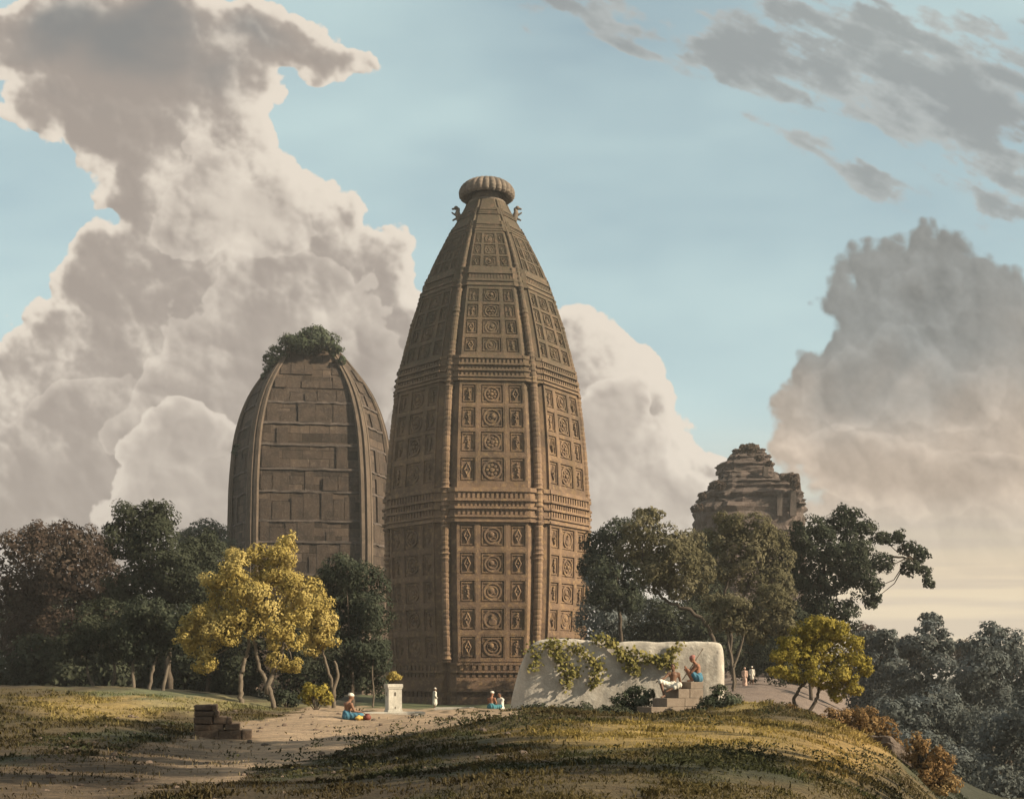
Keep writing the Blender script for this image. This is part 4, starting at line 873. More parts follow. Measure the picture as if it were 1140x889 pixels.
shrub('rust_bush', 'low rust brown bush under the small yellow tree', 40, [(862, 796, 13, 10), (878, 797, 16, 12), (894, 803, 15, 11), (910, 806, 13, 9), (870, 806, 12, 7)], M['L_rust'], group=g4, seed=61, leafpx=1.6)
shrub('rust_bush', 'pair of rust orange bushes right of the small yellow tree', 38, [(924, 800, 15, 11), (940, 801, 16, 13), (958, 800, 16, 15), (972, 803, 15, 15), (986, 812, 14, 14), (996, 826, 10, 9), (944, 812, 14, 7)], M['L_rust'], group=g4, seed=62, leafpx=1.6)
shrub('rust_bush', 'largest rust orange bush at the brink of the valley', 31, [(1022, 828, 13, 13), (1016, 842, 12, 12), (1038, 842, 15, 14), (1052, 852, 13, 14), (1034, 860, 16, 12), (1058, 872, 14, 11), (1046, 876, 16, 10)], M['L_rust'], group=g4, seed=63, leafpx=1.8)
shrub('sage_bush', 'sage green bush between the white wall and the stone steps', 45, [(706, 770, 13, 8), (692, 778, 12, 8), (714, 780, 14, 8), (722, 772, 8, 6), (700, 787, 18, 7)], M['L_shrub'], seed=64, leafpx=1.6)
shrub('sage_bush', 'sage green bush at the right foot of the steps', 43, [(800, 768, 9, 8), (792, 780, 14, 9), (810, 780, 16, 9), (785, 792, 18, 8), (806, 792, 16, 8), (770, 797, 14, 6)], M['L_shrub'], seed=65, leafpx=1.6)
shrub('grass_clump', 'dark tussock hiding the foot of the white wall', 40, [(600, 791, 26, 5), (640, 790, 26, 6), (675, 792, 22, 6), (700, 796, 18, 5), (625, 794, 30, 4)], M['L_dark'], seed=66, leafpx=2.0)
# growth on the overgrown spire
shrub_on = [('crown_bush', 'thick green bush crowning the overgrown spire', [(345, 376, 28, 9), (325, 381, 16, 8), (364, 380, 18, 9), (311, 392, 12, 9), (338, 384, 24, 7), (374, 390, 10, 8), (352, 370, 16, 6), (381, 401, 5, 6), (303, 404, 9, 8)], -4.4, 71),
            ('hanging_creeper', 'ragged creeper hanging at the left shoulder of the overgrown spire', [(302, 400, 9, 9), (298, 411, 8, 8), (309, 408, 8, 6), (294, 419, 4, 4)], -2.5, 72),
            ('wall_tuft', 'small tuft growing from the left flank of the overgrown spire', [(266, 498, 8, 4), (262, 503, 6, 4), (272, 504, 6, 3)], -2.0, 73)]
for nm, lb, lo, dY, sd in shrub_on:
    rng = np.random.default_rng(sd); Y = LY + dY; s = FPX / Y; b = W(lo[0][0], lo[0][1] + lo[0][3], Y); root = empty(nm, b, lb, 'bush', 'plants growing on the overgrown spire')
    L3 = [(W(x, y, Y), np.array([rx / s, rx / s * .9, ry / s])) for (x, y, rx, ry) in lo]
    leaves('foliage', *crown_points(L3, 1.5 / s, rng), M['L_shrub'], root, b, rng)
# tufts on the far ruin
rng = np.random.default_rng(80); Y = 207; s = FPX / Y; b = W(830, 500, Y); root = empty('ruin_growth', b, 'dark scrub clinging to the ledges of the stepped ruin', 'scrub')
L3 = [(W(x, y, Y), np.array([rx / s, rx / s, ry / s])) for (x, y, rx, ry) in ((832, 499, 12, 4), (800, 541, 9, 5), (782, 552, 5, 4), (776, 566, 7, 5), (878, 532, 10, 5), (885, 540, 6, 5), (845, 510, 6, 3), (856, 516, 4, 3))]
leaves('foliage', *crown_points(L3, 2.0 / s, rng), M['L_brown'], root, b, rng)
# unseen trees added on the right to throw shade on the slope
def off_tree(label, Y, lobes, base, seed, leaf):
    k_ = FPX / Y; f = lambda x, z: (HX + k_ * x, HY - k_ * (z - CZ))
    q_ = random.Random(seed); tree('added_shade_tree', label, Y, [(*f(x, z), r_ * k_, r_ * k_ * .85, q_.uniform(-2.2, 2.2)) for (x, z, r_) in lobes], [[f(base, gz(base, Y)), f(base + .2, 1.5), f(base - .1, 4.5)]], M['L_deep'], seed=seed, leafpx=leaf * k_, cover=.8, tr=.18 * k_, group='unseen trees added to shade the slope')
off_tree('tall leafy tree added unseen to shade the slope', 13.0, [(10, 6, 1.2), (11.4, 7.4, 1.3), (10.5, 9, 1.2), (12, 10.6, 1.3), (13, 8.4, 1.3), (9.4, 7.6, 1.0), (12.6, 6.2, 1.1), (11.4, 12, 1.1)], 11.5, 91, .10)
off_tree('second leafy tree added unseen to shade the slope', 20.5, [(11.4, 8, 1.3), (12.4, 9, 1.4), (13.4, 10.4, 1.3), (12, 10.6, 1.3), (13.6, 12, 1.2), (11.4, 9.4, 1.1)], 13, 92, .10)
off_tree('third tall leafy tree added unseen to shade the slope', 25.5, [(12.6, 9.2, 1.4), (13.6, 10.2, 1.4), (13.2, 11.6, 1.4), (14.4, 11.2, 1.4), (12.6, 10.6, 1.3), (14.2, 12.6, 1.3), (12.8, 12.6, 1.3)], 14.5, 94, .11)
off_tree('fourth tall leafy tree added unseen to shade the slope', 17.0, [(10.4, 7.2, 1.2), (11.4, 8.4, 1.3), (12.2, 9.6, 1.3), (11, 9.8, 1.2), (12.6, 11, 1.2), (11.6, 11.2, 1.2)], 12, 95, .10)
off_tree('small leafy tree added unseen to shade the slope', 16.0, [(9.0, 3.0, .9), (9.8, 3.9, 1.0), (10.6, 2.8, .9), (9.6, 2.2, .9)], 10, 93, .09)

# ------------------------------------------------------------------ white wall, vine, steps
WY = 46.0
def wall():
    s = FPX / WY; x0, x1 = (566 - HX) / s, (809 - HX) / s; zt = CZ + (HY - 711) / s; zb = gz((x0 + x1) / 2, WY) - .7; th = 1.3; H = zt - zb; nx, nv = 190, 72
    mb = MB(); cx = (x0 + x1) / 2; hx = (x1 - x0) / 2
    xs = np.sin(np.linspace(-pi / 2, pi / 2, nx)) * .6 + np.linspace(-1, 1, nx) * .4
    for t in xs:
        n_ = 9.0 if t < 0 else 30.0; q = max(0.0, 1 - abs(t) ** n_) ** (1 / 2.2); hq = max(.0, 1 - abs(t) ** (13 if t < 0 else 60)) ** (1 / 2.4)
        top = H * (.985 - .03 * t + .05 * (fbm(np.array([t * 4.0 + 9]), np.array([.3]), 5, 3)[0] - .5)) * (.12 + .88 * hq)
        for j in range(nv):
            a = pi * j / (nv - 1); ca, sa = cos(a), sin(a)
            y = -th / 2 * q * math.copysign(abs(ca) ** .09, ca); z = top * abs(sa) ** .08; f = z / H
            x = t * hx + (.62 * max(0, f - .2) * min(1, (-t - .4) / .6) if t < -.4 else 0)
            n1 = fbm(np.array([x * .9 + 5]), np.array([z * .9 + y]), 8, 4)[0] - .5; n2 = fbm(np.array([x * 3.6]), np.array([z * 3.6 + y * 2]), 18, 3)[0] - .5
            n3 = max(0.0, fbm(np.array([x * 2.1 + 3]), np.array([z * 1.5 + 7]), 28, 4)[0] - .54) * np.clip((t + .1) * 2, .25, 1.2); dd = n1 * .04 + n2 * .025 + n3 * .20; mb.v.append((x, y - dd * abs(ca), z + dd * abs(sa) * .6 - H / 2))
    for i in range(nx - 1):
        for j in range(nv - 1): o = i * nv + j; mb.f.append((o, o + 1, o + nv + 1, o + nv))
    o = mb.build('whitewashed_wall', M['plaster'], None, (cx, WY + th / 2, zb + H / 2), True)
    tag(o, 'thick rounded whitewashed wall with stained plaster before the tower', 'wall')
wall()
def vine():
    rng = np.random.default_rng(5); b = W(660, 712, WY - .1); root = empty('wall_vine', b, 'yellow green leafy vine trailing over the white wall', 'vine'); Y = WY - .10
    runs = [[(588, 722), (604, 716), (622, 714), (640, 722), (655, 730), (672, 742)], [(612, 716), (622, 730), (628, 748), (632, 764)], [(620, 730), (640, 744), (636, 752)], [(640, 720), (660, 735), (662, 752), (660, 762)],
            [(662, 712), (674, 710), (684, 720), (694, 732), (704, 742), (710, 746)], [(680, 716), (700, 728), (706, 740)], [(710, 726), (722, 732), (736, 734), (746, 728), (754, 718)], [(736, 734), (742, 740), (752, 738)], [(592, 724), (598, 736), (590, 742)]]
    mb = MB(); C, N, S = [], [], []
    for r in runs:
        p = path3(r, Y, b, rng, .01); mb.tube(p, list(np.linspace(.022, .010, len(p))), 6)
        thick = .0 if r[0][0] in (588, 592) else 1.0
        for q in p:
            m = int(rng.integers(3, 7)) if thick == 0 else int(rng.integers(6, 12))
            for _ in range(m):
                C.append(np.array(q + b) + np.array([rng.normal() * .12, -abs(rng.normal()) * .09 - .02, rng.normal() * .11 - .03])); N.append(np.array([rng.normal() * .5 + .2, -1.0, rng.normal() * .5 + .5])); S.append(rng.uniform(.04, .085))
    mb.build('stem', M['bark'], root); leaves('foliage', np.array(C), np.array(N), np.array(S), M['L_vine'], root, b, rng, .85)
vine()
SY = 44.0; STEP_S = FPX / SY; YAW = radians(24)
def steps():
    s = STEP_S; b = W(783, 795, SY); root = empty('stone_steps', b, 'short flight of brown stone block steps against the white wall', 'steps')
    # right end of the flight is at the origin; local x runs up the flight to the right
    tops = [(768, 758.5, 766.5), (753.5, 766.5, 776.5), (741, 776.5, 786), (724, 786, 797)]
    ends = [783, 783, 784, 785]
    for k_, (xl, yt, yb) in enumerate(tops):
        L = (ends[k_] - xl) / s / cos(YAW); zt, zb = (795 - yt) / s, (795 - yb) / s
        if k_ == 3: zb = -.5
        dep = 1.0; nb = [1, 2, 2, 3][k_]; xs = [0] + sorted(random.uniform(.35, .65) * L if nb == 2 else L * (q + 1 + random.uniform(-.1, .1)) / nb for q in range(nb - 1)) + [L]
        for q in range(nb):
            xa, xb = -L + xs[q], -L + xs[q + 1]; cx, cy = (xa + xb) / 2, dep / 2
            mb = MB(); mb.box((cx * cos(YAW) - cy * sin(YAW), cx * sin(YAW) + cy * cos(YAW), (zt + zb) / 2), (xb - xa - .008, dep, zt - zb - .006), YAW, .006)
            me = eval_mesh(mb.mesh('m'), [('BEVEL', dict(width=.018, segments=2))], 'step_block'); link('step_block', me, M['step'], root)
    return b
step_o = steps()

# ------------------------------------------------------------------ broken brick remnant, pedestal, slabs, earth bank
def remnant():
    Y = 33.0; s = FPX / Y; b = G(216, Y); root = empty('broken_masonry', b, 'broken stepped stump of old brown masonry on the path edge', 'ruin'); rr = random.Random(8)
    courses = [(216, 279, 820, 813), (216, 266, 813, 806), (216, 257, 806, 798), (216, 243, 798, 791), (216, 241, 791, 784)]
    h0 = 819
    for k_, (xa, xb, ya, yb) in enumerate(courses):
        L = (xb - xa) / s; z0, z1 = (h0 - ya) / s, (h0 - yb) / s; x = 0; dep = .72 + .10 * (4 - k_) + rr.uniform(-.05, .05)
        if k_ == 0: z0 -= .3
        mb = MB()
        while x < L - .02:
            w = min(L - x, rr.uniform(.30, .62)); 
            if L - x - w < .1: w = L - x
            for (ya_, yb_) in ((0, dep / 2), (dep / 2, dep)):
                o_ = rr.uniform(-.025, .025); mb.box((x + w / 2, (ya_ + yb_) / 2 + o_, (z0 + z1) / 2), (w - .012, dep / 2 - .01, z1 - z0 - .01), radians(-14) * 0 + rr.uniform(-.06, .06), .024)
            x += w
        me = eval_mesh(mb.mesh('m'), [('BEVEL', dict(width=.022, segments=2))], 'brick_course'); o = link('brick_course', me, M['brick'], root); o.rotation_euler.z = radians(12)
remnant()
def pedestal():
    Y = 48.0; s = FPX / Y; b = G(438, Y); root = empty('altar_pedestal', b, 'white square masonry pedestal with small dark niches', 'pedestal'); H = 33 / s; w = 15.5 / s; yaw = radians(20)
    mb = MB(); mb.box((0, 0, H * .44), (w, w, H * .78), yaw, .006); mb.box((0, 0, H * .045), (w * 1.1, w * 1.1, H * .09 + .08), yaw, .005)
    link('body', eval_mesh(mb.mesh('m'), [('BEVEL', dict(width=.015, segments=2))], 'body'), M['white'], root)
    mb = MB(); mb.box((0, 0, H * .855), (w * 1.06, w * 1.06, H * .05), yaw); mb.box((0, 0, H * .94), (w * 1.14, w * 1.14, H * .115), yaw, .006)
    link('capstone', eval_mesh(mb.mesh('m'), [('BEVEL', dict(width=.012, segments=2))], 'capstone'), M['white'], root)
    for (fx, fy, z, hh, ww) in ((0, -1, .66, .13, .07), (0, -1, .20, .07, .05), (1, 0, .66, .13, .07), (-1, 0, .66, .13, .07)):
        mb = MB(); d = w / 2; tx, ty = (1, 0) if fx == 0 else (0, 1); c = Vector((fx * d, fy * d)); R2 = Matrix.Rotation(yaw, 2)
        pts = []
        for q in range(9): a = pi * q / 8; pts.append((ww / 2 * cos(a), hh * .25 + ww * .7 * sin(a)))
        pts += [(-ww / 2, -hh / 2), (ww / 2, -hh / 2)]
        fr = []; bk = []
        for (x, y) in pts:
            for lst, dd in ((fr, .004), (bk, -.03)):
                p = R2 @ (c + Vector((tx, ty)) * x + Vector((fx, fy)) * dd); lst.append((p.x, p.y, H * z + y))
        n = len(pts); mb.add(fr + bk, [tuple(range(n)), tuple(range(2 * n - 1, n - 1, -1))] + [(q, (q + 1) % n, n + (q + 1) % n, n + q) for q in range(n)])
        mb.build('niche', M['slot'], root)
    pl = empty('basil_plant', b + Vector((0, 0, H)), 'small yellow leafed basil plant growing on the white pedestal', 'plant'); rng = np.random.default_rng(6)
    p0 = b + Vector((0, 0, H)); L3 = [(p0 + Vector((x / s, y / s, z / s)), np.array([r / s] * 3)) for (x, y, z, r) in ((-4, 0, 8, 4), (3, 0, 8, 4), (0, -1, 11, 4), (6, 1, 7, 3), (-1, 2, 7, 4))]
    leaves('foliage', *crown_points(L3, .055, rng, 1.0, (.35, .55), 10), M['L_gold'], pl, p0, rng)
    mb = MB()
    for (c, r) in L3: e = Vector(c) - p0; mb.tube([(0, 0, -.01), e * .4 + Vector((0, 0, .03)), e], [.014, .01, .006], 6)
    mb.build('stem', M['bark'], pl)
    # paving slab under it
    mb = MB(); x, y = b.x, b.y; zs = max(gz(x + a, y + c) for a in (-.6, .6) for c in (-.5, .5))
    mb.box((0, 0, 0), (2.6, 1.7, .12), radians(8), .03); o = link('paving_slab', eval_mesh(mb.mesh('m'), [('BEVEL', dict(width=.02, segments=2))], 'paving_slab'), M['white'], None, (x - .15, y - .05, zs - .035))
    tag(o, 'broad pale paving slab under the white pedestal', 'slab')
pedestal()
def flat_frame():
    Y = 62.0; b = G(506, Y); mb = MB()
    for (cx, cy, dx, dy) in ((0, -.55, 1.9, .22), (0, .55, 1.9, .22), (-.84, 0, .22, .86), (.84, 0, .22, .86)): mb.box((cx, cy, .02), (dx, dy, .22), 0, .015)
    mb.box((0, 0, -.03), (1.4, .8, .12), 0)
    o = link('stone_kerb', mb.mesh('stone_kerb'), M['white'], None, b + Vector((0, 0, .02))); tag(o, 'low rectangular pale stone kerb lying on the grass before the tower', 'kerb stone')
flat_frame()
def earth_bank():  # rocky lump standing for the shaded face of an earth bank
    Y = 33; c = G(986, Y); bm = bmesh.new(); bmesh.ops.create_icosphere(bm, subdivisions=4, radius=1.0)
    for v in bm.verts:
        p = v.co; n = fbm(np.array([p.x * 1.7 + 4]), np.array([p.y * 1.7 + p.z * 1.1]), 6, 4)[0]; p = Vector([round(c_ * 2.3 + .25 * math.sin(5 * p.x + 3 * p.z)) / 2.3 * .35 + c_ * .65 for c_ in p]); v.co = Vector((p.x * .85, p.y * .8, p.z * .42)) * (.50 + .62 * n)
    me = bpy.data.meshes.new('earth_bank'); bm.to_mesh(me); bm.free(); o = link('earth_bank', me, M['rock'], None, c + Vector((0, 0, -.06)), False); o.rotation_euler = (0, radians(30), .5)
    tag(o, 'purplish brown earth bank breaking out at the knoll edge', 'rock')
earth_bank()

# ------------------------------------------------------------------ people
def remesh(mb, name, voxel, smooth=2):
    mods = [('REMESH', dict(mode='VOXEL', voxel_size=voxel)), ('SMOOTH', dict(factor=.5, iterations=smooth))]
    return eval_mesh(mb.mesh('m'), mods, name)
def frame_of(f, up=Vector((0, 0, 1))):
    f = Vector(f).normalized(); r = f.cross(up).normalized(); u = r.cross(f); return Matrix((r, f, u)).transposed()   # columns: right, forward, up
def hand(mb, wr, d, pn):
    """palm, four unequal bent fingers and a thumb; d = forearm direction, pn = palm normal"""
    d = Vector(d).normalized(); s = d.cross(Vector(pn)).normalized(); pn = s.cross(d).normalized(); wr = Vector(wr)
    mb.ell(wr + d * .045, (.042, .05, .02), Matrix((s, d, pn)).transposed(), 10, 8)
    for q, L in zip((-.030, -.010, .010, .029), (.058, .072, .066, .050)):
        a = wr + d * .082 + s * q; k_ = a + d * L * .5 + pn * .010; e = k_ + d * L * .32 + pn * L * .38; mb.cone(a, k_, .0105, .0095, 7); mb.cone(k_, e, .0095, .008, 7)
    a = wr + d * .03 + s * .036; k_ = a + s * .03 + d * .025 + pn * .008; mb.cone(a, k_, .0125, .011, 7); mb.cone(k_, k_ + d * .03 + pn * .012, .011, .009, 7)
def person(label, loc, J, skin, cloth=(), head=('turban', 'cotton'), voxel=.011, yaw=0, hands=True, group=None):
    root = empty('person', loc, label, 'person', group); root.rotation_euler.z = yaw; J = {k_: Vector(v) for k_, v in J.items()}
    mb = MB(); pe, ch, hd = J['pelvis'], J['chest'], J['head']; F = frame_of(J['face'])
    be = (pe + ch) / 2
    mb.ell(pe, (.15, .12, .12)); mb.cone(pe, be, .125, .112); mb.cone(be, ch + (be - ch) * .25, .112, .135); mb.cone(J['shl'], J['shr'], .068, .068)
    for sd in 'lr':
        sh, el, ha, hi, kn, an, to = (J[x + sd] for x in ('sh', 'el', 'ha', 'hi', 'kn', 'an', 'to'))
        mb.cone(ch + (sh - ch) * .3 + Vector((0, 0, -.08)), sh, .10, .062); mb.cone(sh, el, .053, .041); mb.cone(el, ha, .041, .028)
        if hands: hand(mb, ha, ha - el, J.get('palm', Vector((0, 0, -1))))
        else: mb.cone(ha, ha + (ha - el).normalized() * .12, .033, .02)
        mb.cone(hi, kn, .088, .058); mb.cone(kn, (kn * .6 + an * .4), .056, .057); mb.cone(kn * .6 + an * .4, an, .057, .036); mb.cone(an, to, .038, .028)
        mb.ell(an + (to - an) * .1, (.042, .042, .04))
    mb.cone(ch, hd + F @ Vector((0, -.02, -.07)), .062, .052)
    mb.ell(hd, (.073, .092, .108), F); mb.ell(hd + F @ Vector((0, .03, -.065)), (.052, .058, .052), F)
    mb.cone(hd + F @ Vector((0, .086, .012)), hd + F @ Vector((0, .107, -.022)), .011, .016, 8)
    mb.cone(hd + F @ Vector((-.02, .084, -.058)), hd + F @ Vector((.02, .084, -.058)), .010, .010, 8); mb.cone(hd + F @ Vector((-.035, .08, .032)), hd + F @ Vector((.035, .08, .032)), .014, .014, 8)
    for sx in (-1, 1): mb.ell(hd + F @ Vector((sx * .074, -.008, -.005)), (.012, .022, .032), F, 8, 6)
    link('body', remesh(mb, 'body', voxel), M[skin], root, smooth=True)
    mb = MB()
    for sx in (-1, 1): mb.ell(hd + F @ Vector((sx * .030, .082, .012)), (.013, .011, .009), F, 8, 6)
    mb.build('eyes', M['eye'], root, smooth=True)
    kind, hm = head
    mb = MB()
    if kind == 'turban':
        for k_, (z, r, t_) in enumerate(((.045, .082, .026), (.072, .078, .028), (.10, .064, .028))):
            pts = [hd + F @ Vector((r * cos(a) * .95, r * 1.12 * sin(a) - .01, z + .010 * sin(a * 2 + k_) - .015 * sin(a))) for a in np.linspace(0, 2 * pi, 21)]
            for a, b in zip(pts[:-1], pts[1:]): mb.cone(a, b, t_, t_, 8)
        mb.ell(hd + F @ Vector((0, -.01, .09)), (.07, .08, .055), F)
        link('turban', remesh(mb, 'turban', voxel), M[hm], root, smooth=True)
    else:
        mb.ell(hd + F @ Vector((0, -.022, .03)), (.08, .086, .092), F); mb.ell(hd + F @ Vector((0, -.09, .0)), (.05, .04, .05), F)
        link('hair', remesh(mb, 'hair', voxel), M[hm], root, smooth=True)
    for nm, mt, segs in cloth:
        mb = MB()
        for sg in segs:
            if sg[0] == 'e': mb.ell(sg[1], sg[2])
            else: mb.cone(*[(J[x] if isinstance(x, str) else Vector(x) if isinstance(x, (tuple, list)) else x) for x in sg])
        me = remesh(mb, nm, voxel, 3)
        V = np.empty(len(me.vertices) * 3, np.float32); me.vertices.foreach_get('co', V); V = V.reshape(-1, 3)       # folds
        Nn = np.empty(len(me.vertices) * 3, np.float32); me.vertices.foreach_get('normal', Nn); Nn = Nn.reshape(-1, 3)
        V += Nn * (np.sin(V[:, :1] * 46 + V[:, 1:2] * 33 + 9 * V[:, 2:3]) * .007); me.vertices.foreach_set('co', V.ravel()); me.update()
        link(nm, me, M[mt], root, smooth=True)
    return root
def sit_z(px, Y): return G(px, Y)
# 1 seated man by the pedestal, back three-quarters to us
p = G(387, 42.5)
JA = dict(pelvis=(-.03, 0, .12), chest=(.02, .02, .53), head=(.11, .09, .755), face=(.72, .69, -.05), shl=(-.10, .17, .52), shr=(.14, -.12, .51), ell=(.10, .26, .30), hal=(.36, .25, .24), elr=(.24, -.13, .29), har=(.46, -.02, .25),
          hil=(-.02, .09, .10), hir=(0, -.09, .10), knl=(.42, .22, .13), knr=(.44, -.16, .12), anl=(.38, -.10, .05), anr=(.30, .14, .05), tol=(.52, -.14, .04), tor=(.42, .2, .04))
person('seated man with bare back, white turban and blue dhoti facing the pedestal', p, JA, 'skin', [('dhoti', 'blue', [('pelvis', (-.03, 0, .2), .17, .15), ('hil', 'knl', .135, .10), ('hir', 'knr', .14, .10), ('hil', 'hir', .15, .15), ('knl', 'anl', .085, .06)])])
c = G(402.5, 42.2)
mb = MB(); mb.lathe([(.03, 0), (.085, .01), (.125, .07), (.12, .13), (.07, .175), (.075, .2), (.09, .215), (.07, .215), (.055, .18), (.04, .10)], 22)
o = mb.build('clay_pot', M['copper'], None, c + Vector((.20, -.05, 0)), True); tag(o, 'small dark red clay pot on the sand before the seated man', 'pot')
mb = MB(); rr = random.Random(2)
for q in range(9): mb.ell((rr.uniform(-.12, .12), rr.uniform(-.1, .1), .06 + rr.uniform(0, .06)), (rr.uniform(.06, .11), rr.uniform(.06, .1), rr.uniform(.05, .08)))
o = link('cloth_bundle', remesh(mb, 'cloth_bundle', .012), M['yellow_cloth'], None, c + Vector((-.06, -.06, -.02)), smooth=True); tag(o, 'crumpled yellow cloth bundle beside the dark red pot', 'bundle')
# 2 man sitting on the steps, turned to us
st = step_o; s = STEP_S
def on_step(px, py, dy): return Vector(((px - HX) / FPX * (SY + dy), SY + dy, CZ + (HY - py) / FPX * SY))
JB = dict(pelvis=(0, 0, .11), chest=(.03, .06, .54), head=(.0, .0, .775), face=(-.42, -.9, -.12), shl=(.21, .06, .52), shr=(-.15, .02, .52), ell=(.28, .12, .26), hal=(.33, .05, .04), elr=(-.30, -.10, .38), har=(-.50, -.20, .30), hil=(.09, -.03, .09), hir=(-.09, -.03, .10),
          knl=(.16, -.42, .14), knr=(-.46, -.24, .26), anl=(-.16, -.52, -.02), anr=(-.34, -.36, -.24), tol=(-.30, -.58, -.08), tor=(-.46, -.46, -.28), palm=(0, 0, -1))
person('bare chested man in a white dhoti lounging on the middle step', on_step(749, 766.5, .05), JB, 'skin_dark', [('dhoti', 'cotton', [('pelvis', (0, 0, .16), .165, .15), ('hil', 'knl', .13, .115), ('hir', 'knr', .13, .09), ('knl', (-.02, -.48, .04), .11, .07), ('hil', 'hir', .14, .14), ((-.15, -.2, .1), (.1, -.3, .08), .10, .10)])], ('hair', 'hair'))
# 3 man squatting on the top step with a staff
JC = dict(pelvis=(.04, 0, .13), chest=(-.02, 0, .58), head=(-.17, -.03, .80), face=(-.93, -.3, -.2), shl=(-.05, .18, .55), shr=(-.01, -.18, .55), ell=(-.24, .17, .34), hal=(-.36, .04, .46), elr=(-.22, -.18, .34), har=(-.37, -.07, .40), hil=(.02, .1, .12), hir=(.02, -.1, .12),
          knl=(-.36, .13, .42), knr=(-.36, -.13, .41), anl=(-.17, .12, .05), anr=(-.17, -.12, .05), tol=(-.33, .13, .03), tor=(-.33, -.13, .03), palm=(0, 1, 0))
pc = on_step(776, 758.5, .35)
person('squatting man in pink turban and blue dhoti on the top step', pc, JC, 'skin_red', [('dhoti', 'blue', [('pelvis', (.04, 0, .2), .185, .16), ('hil', (-.16, .12, .26), .13, .10), ('hir', (-.16, -.12, .26), .13, .10), ('hil', 'hir', .16, .16)])], ('turban', 'pink'))
b0 = pc + Vector((-.52, .0, .06)); mb = MB(); v = Vector((.74, .16, 1.08)); mb.tube([Vector((0, 0, 0)), v * .5 + Vector((.01, 0, 0)), v], [.017, .019, .015], 8); mb.cone(v * .99, v * 1.03, .022, .018)
o = mb.build('staff', M['wood'], None, b0); tag(o, 'thin grey wooden staff slanting in the hands of the squatting man', 'staff')
# 4 standing figure in white before the tower
def stand(face, spread=.09): 
    f = Vector(face).normalized(); r = Vector((f.y, -f.x, 0))
    P = lambda a, b_, z: tuple(r * a + f * b_ + Vector((0, 0, z)))
    return dict(pelvis=P(0, 0, .90), chest=P(0, 0, 1.33), head=P(0, .04, 1.56), face=face, shl=P(-.18, 0, 1.32), shr=P(.18, 0, 1.32), ell=P(-.23, -.02, 1.05), hal=P(-.2, .12, .84), elr=P(.23, -.02, 1.05), har=P(.18, .14, .88), hil=P(-.09, 0, .86), hir=P(.09, 0, .86),
                knl=P(-.10, .03, .48), knr=P(.10, -.02, .48), anl=P(-.10, .0, .08), anr=P(.10, -.05, .08), tol=P(-.11, .15, .03), tor=P(.11, .1, .03))
def robe(hem, w): return [((0, 0, 1.28), (0, 0, .95), .165, .16), ((0, 0, .95), (0, 0, hem), .17, w), ('shl', 'ell', .075, .07), ('shr', 'elr', .075, .07), ('ell', 'hal', .065, .05), ('elr', 'har', .065, .05), ('shl', 'shr', .09, .09)]
person('standing person in a white robe on the grass before the tower', G(484, 82), stand((.85, .3, 0)), 'skin_dark', [('robe', 'cotton', robe(.42, .2))], voxel=.018).scale = (.82, .82, .82)
# 5, 6 two people seated on the grass near the wall
def seat(face):
    f = Vector(face).normalized(); r = Vector((f.y, -f.x, 0)); P = lambda a, b_, z: tuple(r * a + f * b_ + Vector((0, 0, z)))
    return dict(pelvis=P(0, 0, .12), chest=P(0, .02, .53), head=P(0, .08, .76), face=face, shl=P(-.18, .02, .51), shr=P(.18, .02, .51), ell=P(-.24, .1, .28), hal=P(-.12, .3, .2), elr=P(.24, .1, .28), har=P(.12, .3, .22), hil=P(-.1, .02, .1), hir=P(.1, .02, .1),
                knl=P(-.34, .34, .14), knr=P(.34, .34, .14), anl=P(.1, .38, .05), anr=P(-.1, .36, .05), tol=P(.2, .42, .04), tor=P(-.2, .42, .04))
lap = [('pelvis', (0, 0, .2), .18, .15), ('hil', 'knl', .13, .10), ('hir', 'knr', .13, .10), ('hil', 'hir', .15, .15), ('knl', 'anl', .09, .07), ('knr', 'anr', .09, .07)]
person('bare backed sitter in a teal wrap on the grass by the wall', G(547, 62), seat((.5, .8, 0)), 'skin_red', [('wrap', 'teal', lap)], ('turban', 'cotton'), voxel=.016)
person('sitter in white with dark hair, close beside the bare backed one', G(557.5, 62.6), seat((-.7, -.5, 0)), 'skin', [('robe', 'cotton', lap + [((0, 0, .2), (0, 0, .48), .15, .16), ('shl', 'ell', .075, .065), ('shr', 'elr', .075, .065), ('shl', 'shr', .085, .085)])], ('hair', 'hair'), voxel=.016)
# 7, 8 two walkers on the rise behind the wall
person('walker in a long rose beige dress on the rise behind the wall', G(829, 103), stand((-.2, -1, 0)), 'skin', [('dress', 'rose', robe(.12, .24))], ('turban', 'rose'), voxel=.018).scale = (.9, .9, .9)
person('walker in a white shirt and white turban on the rise', G(837, 102.5), stand((-.1, -1, 0)), 'skin_dark', [('shirt', 'cotton', robe(.62, .19))], voxel=.018).scale = (.9, .9, .9)

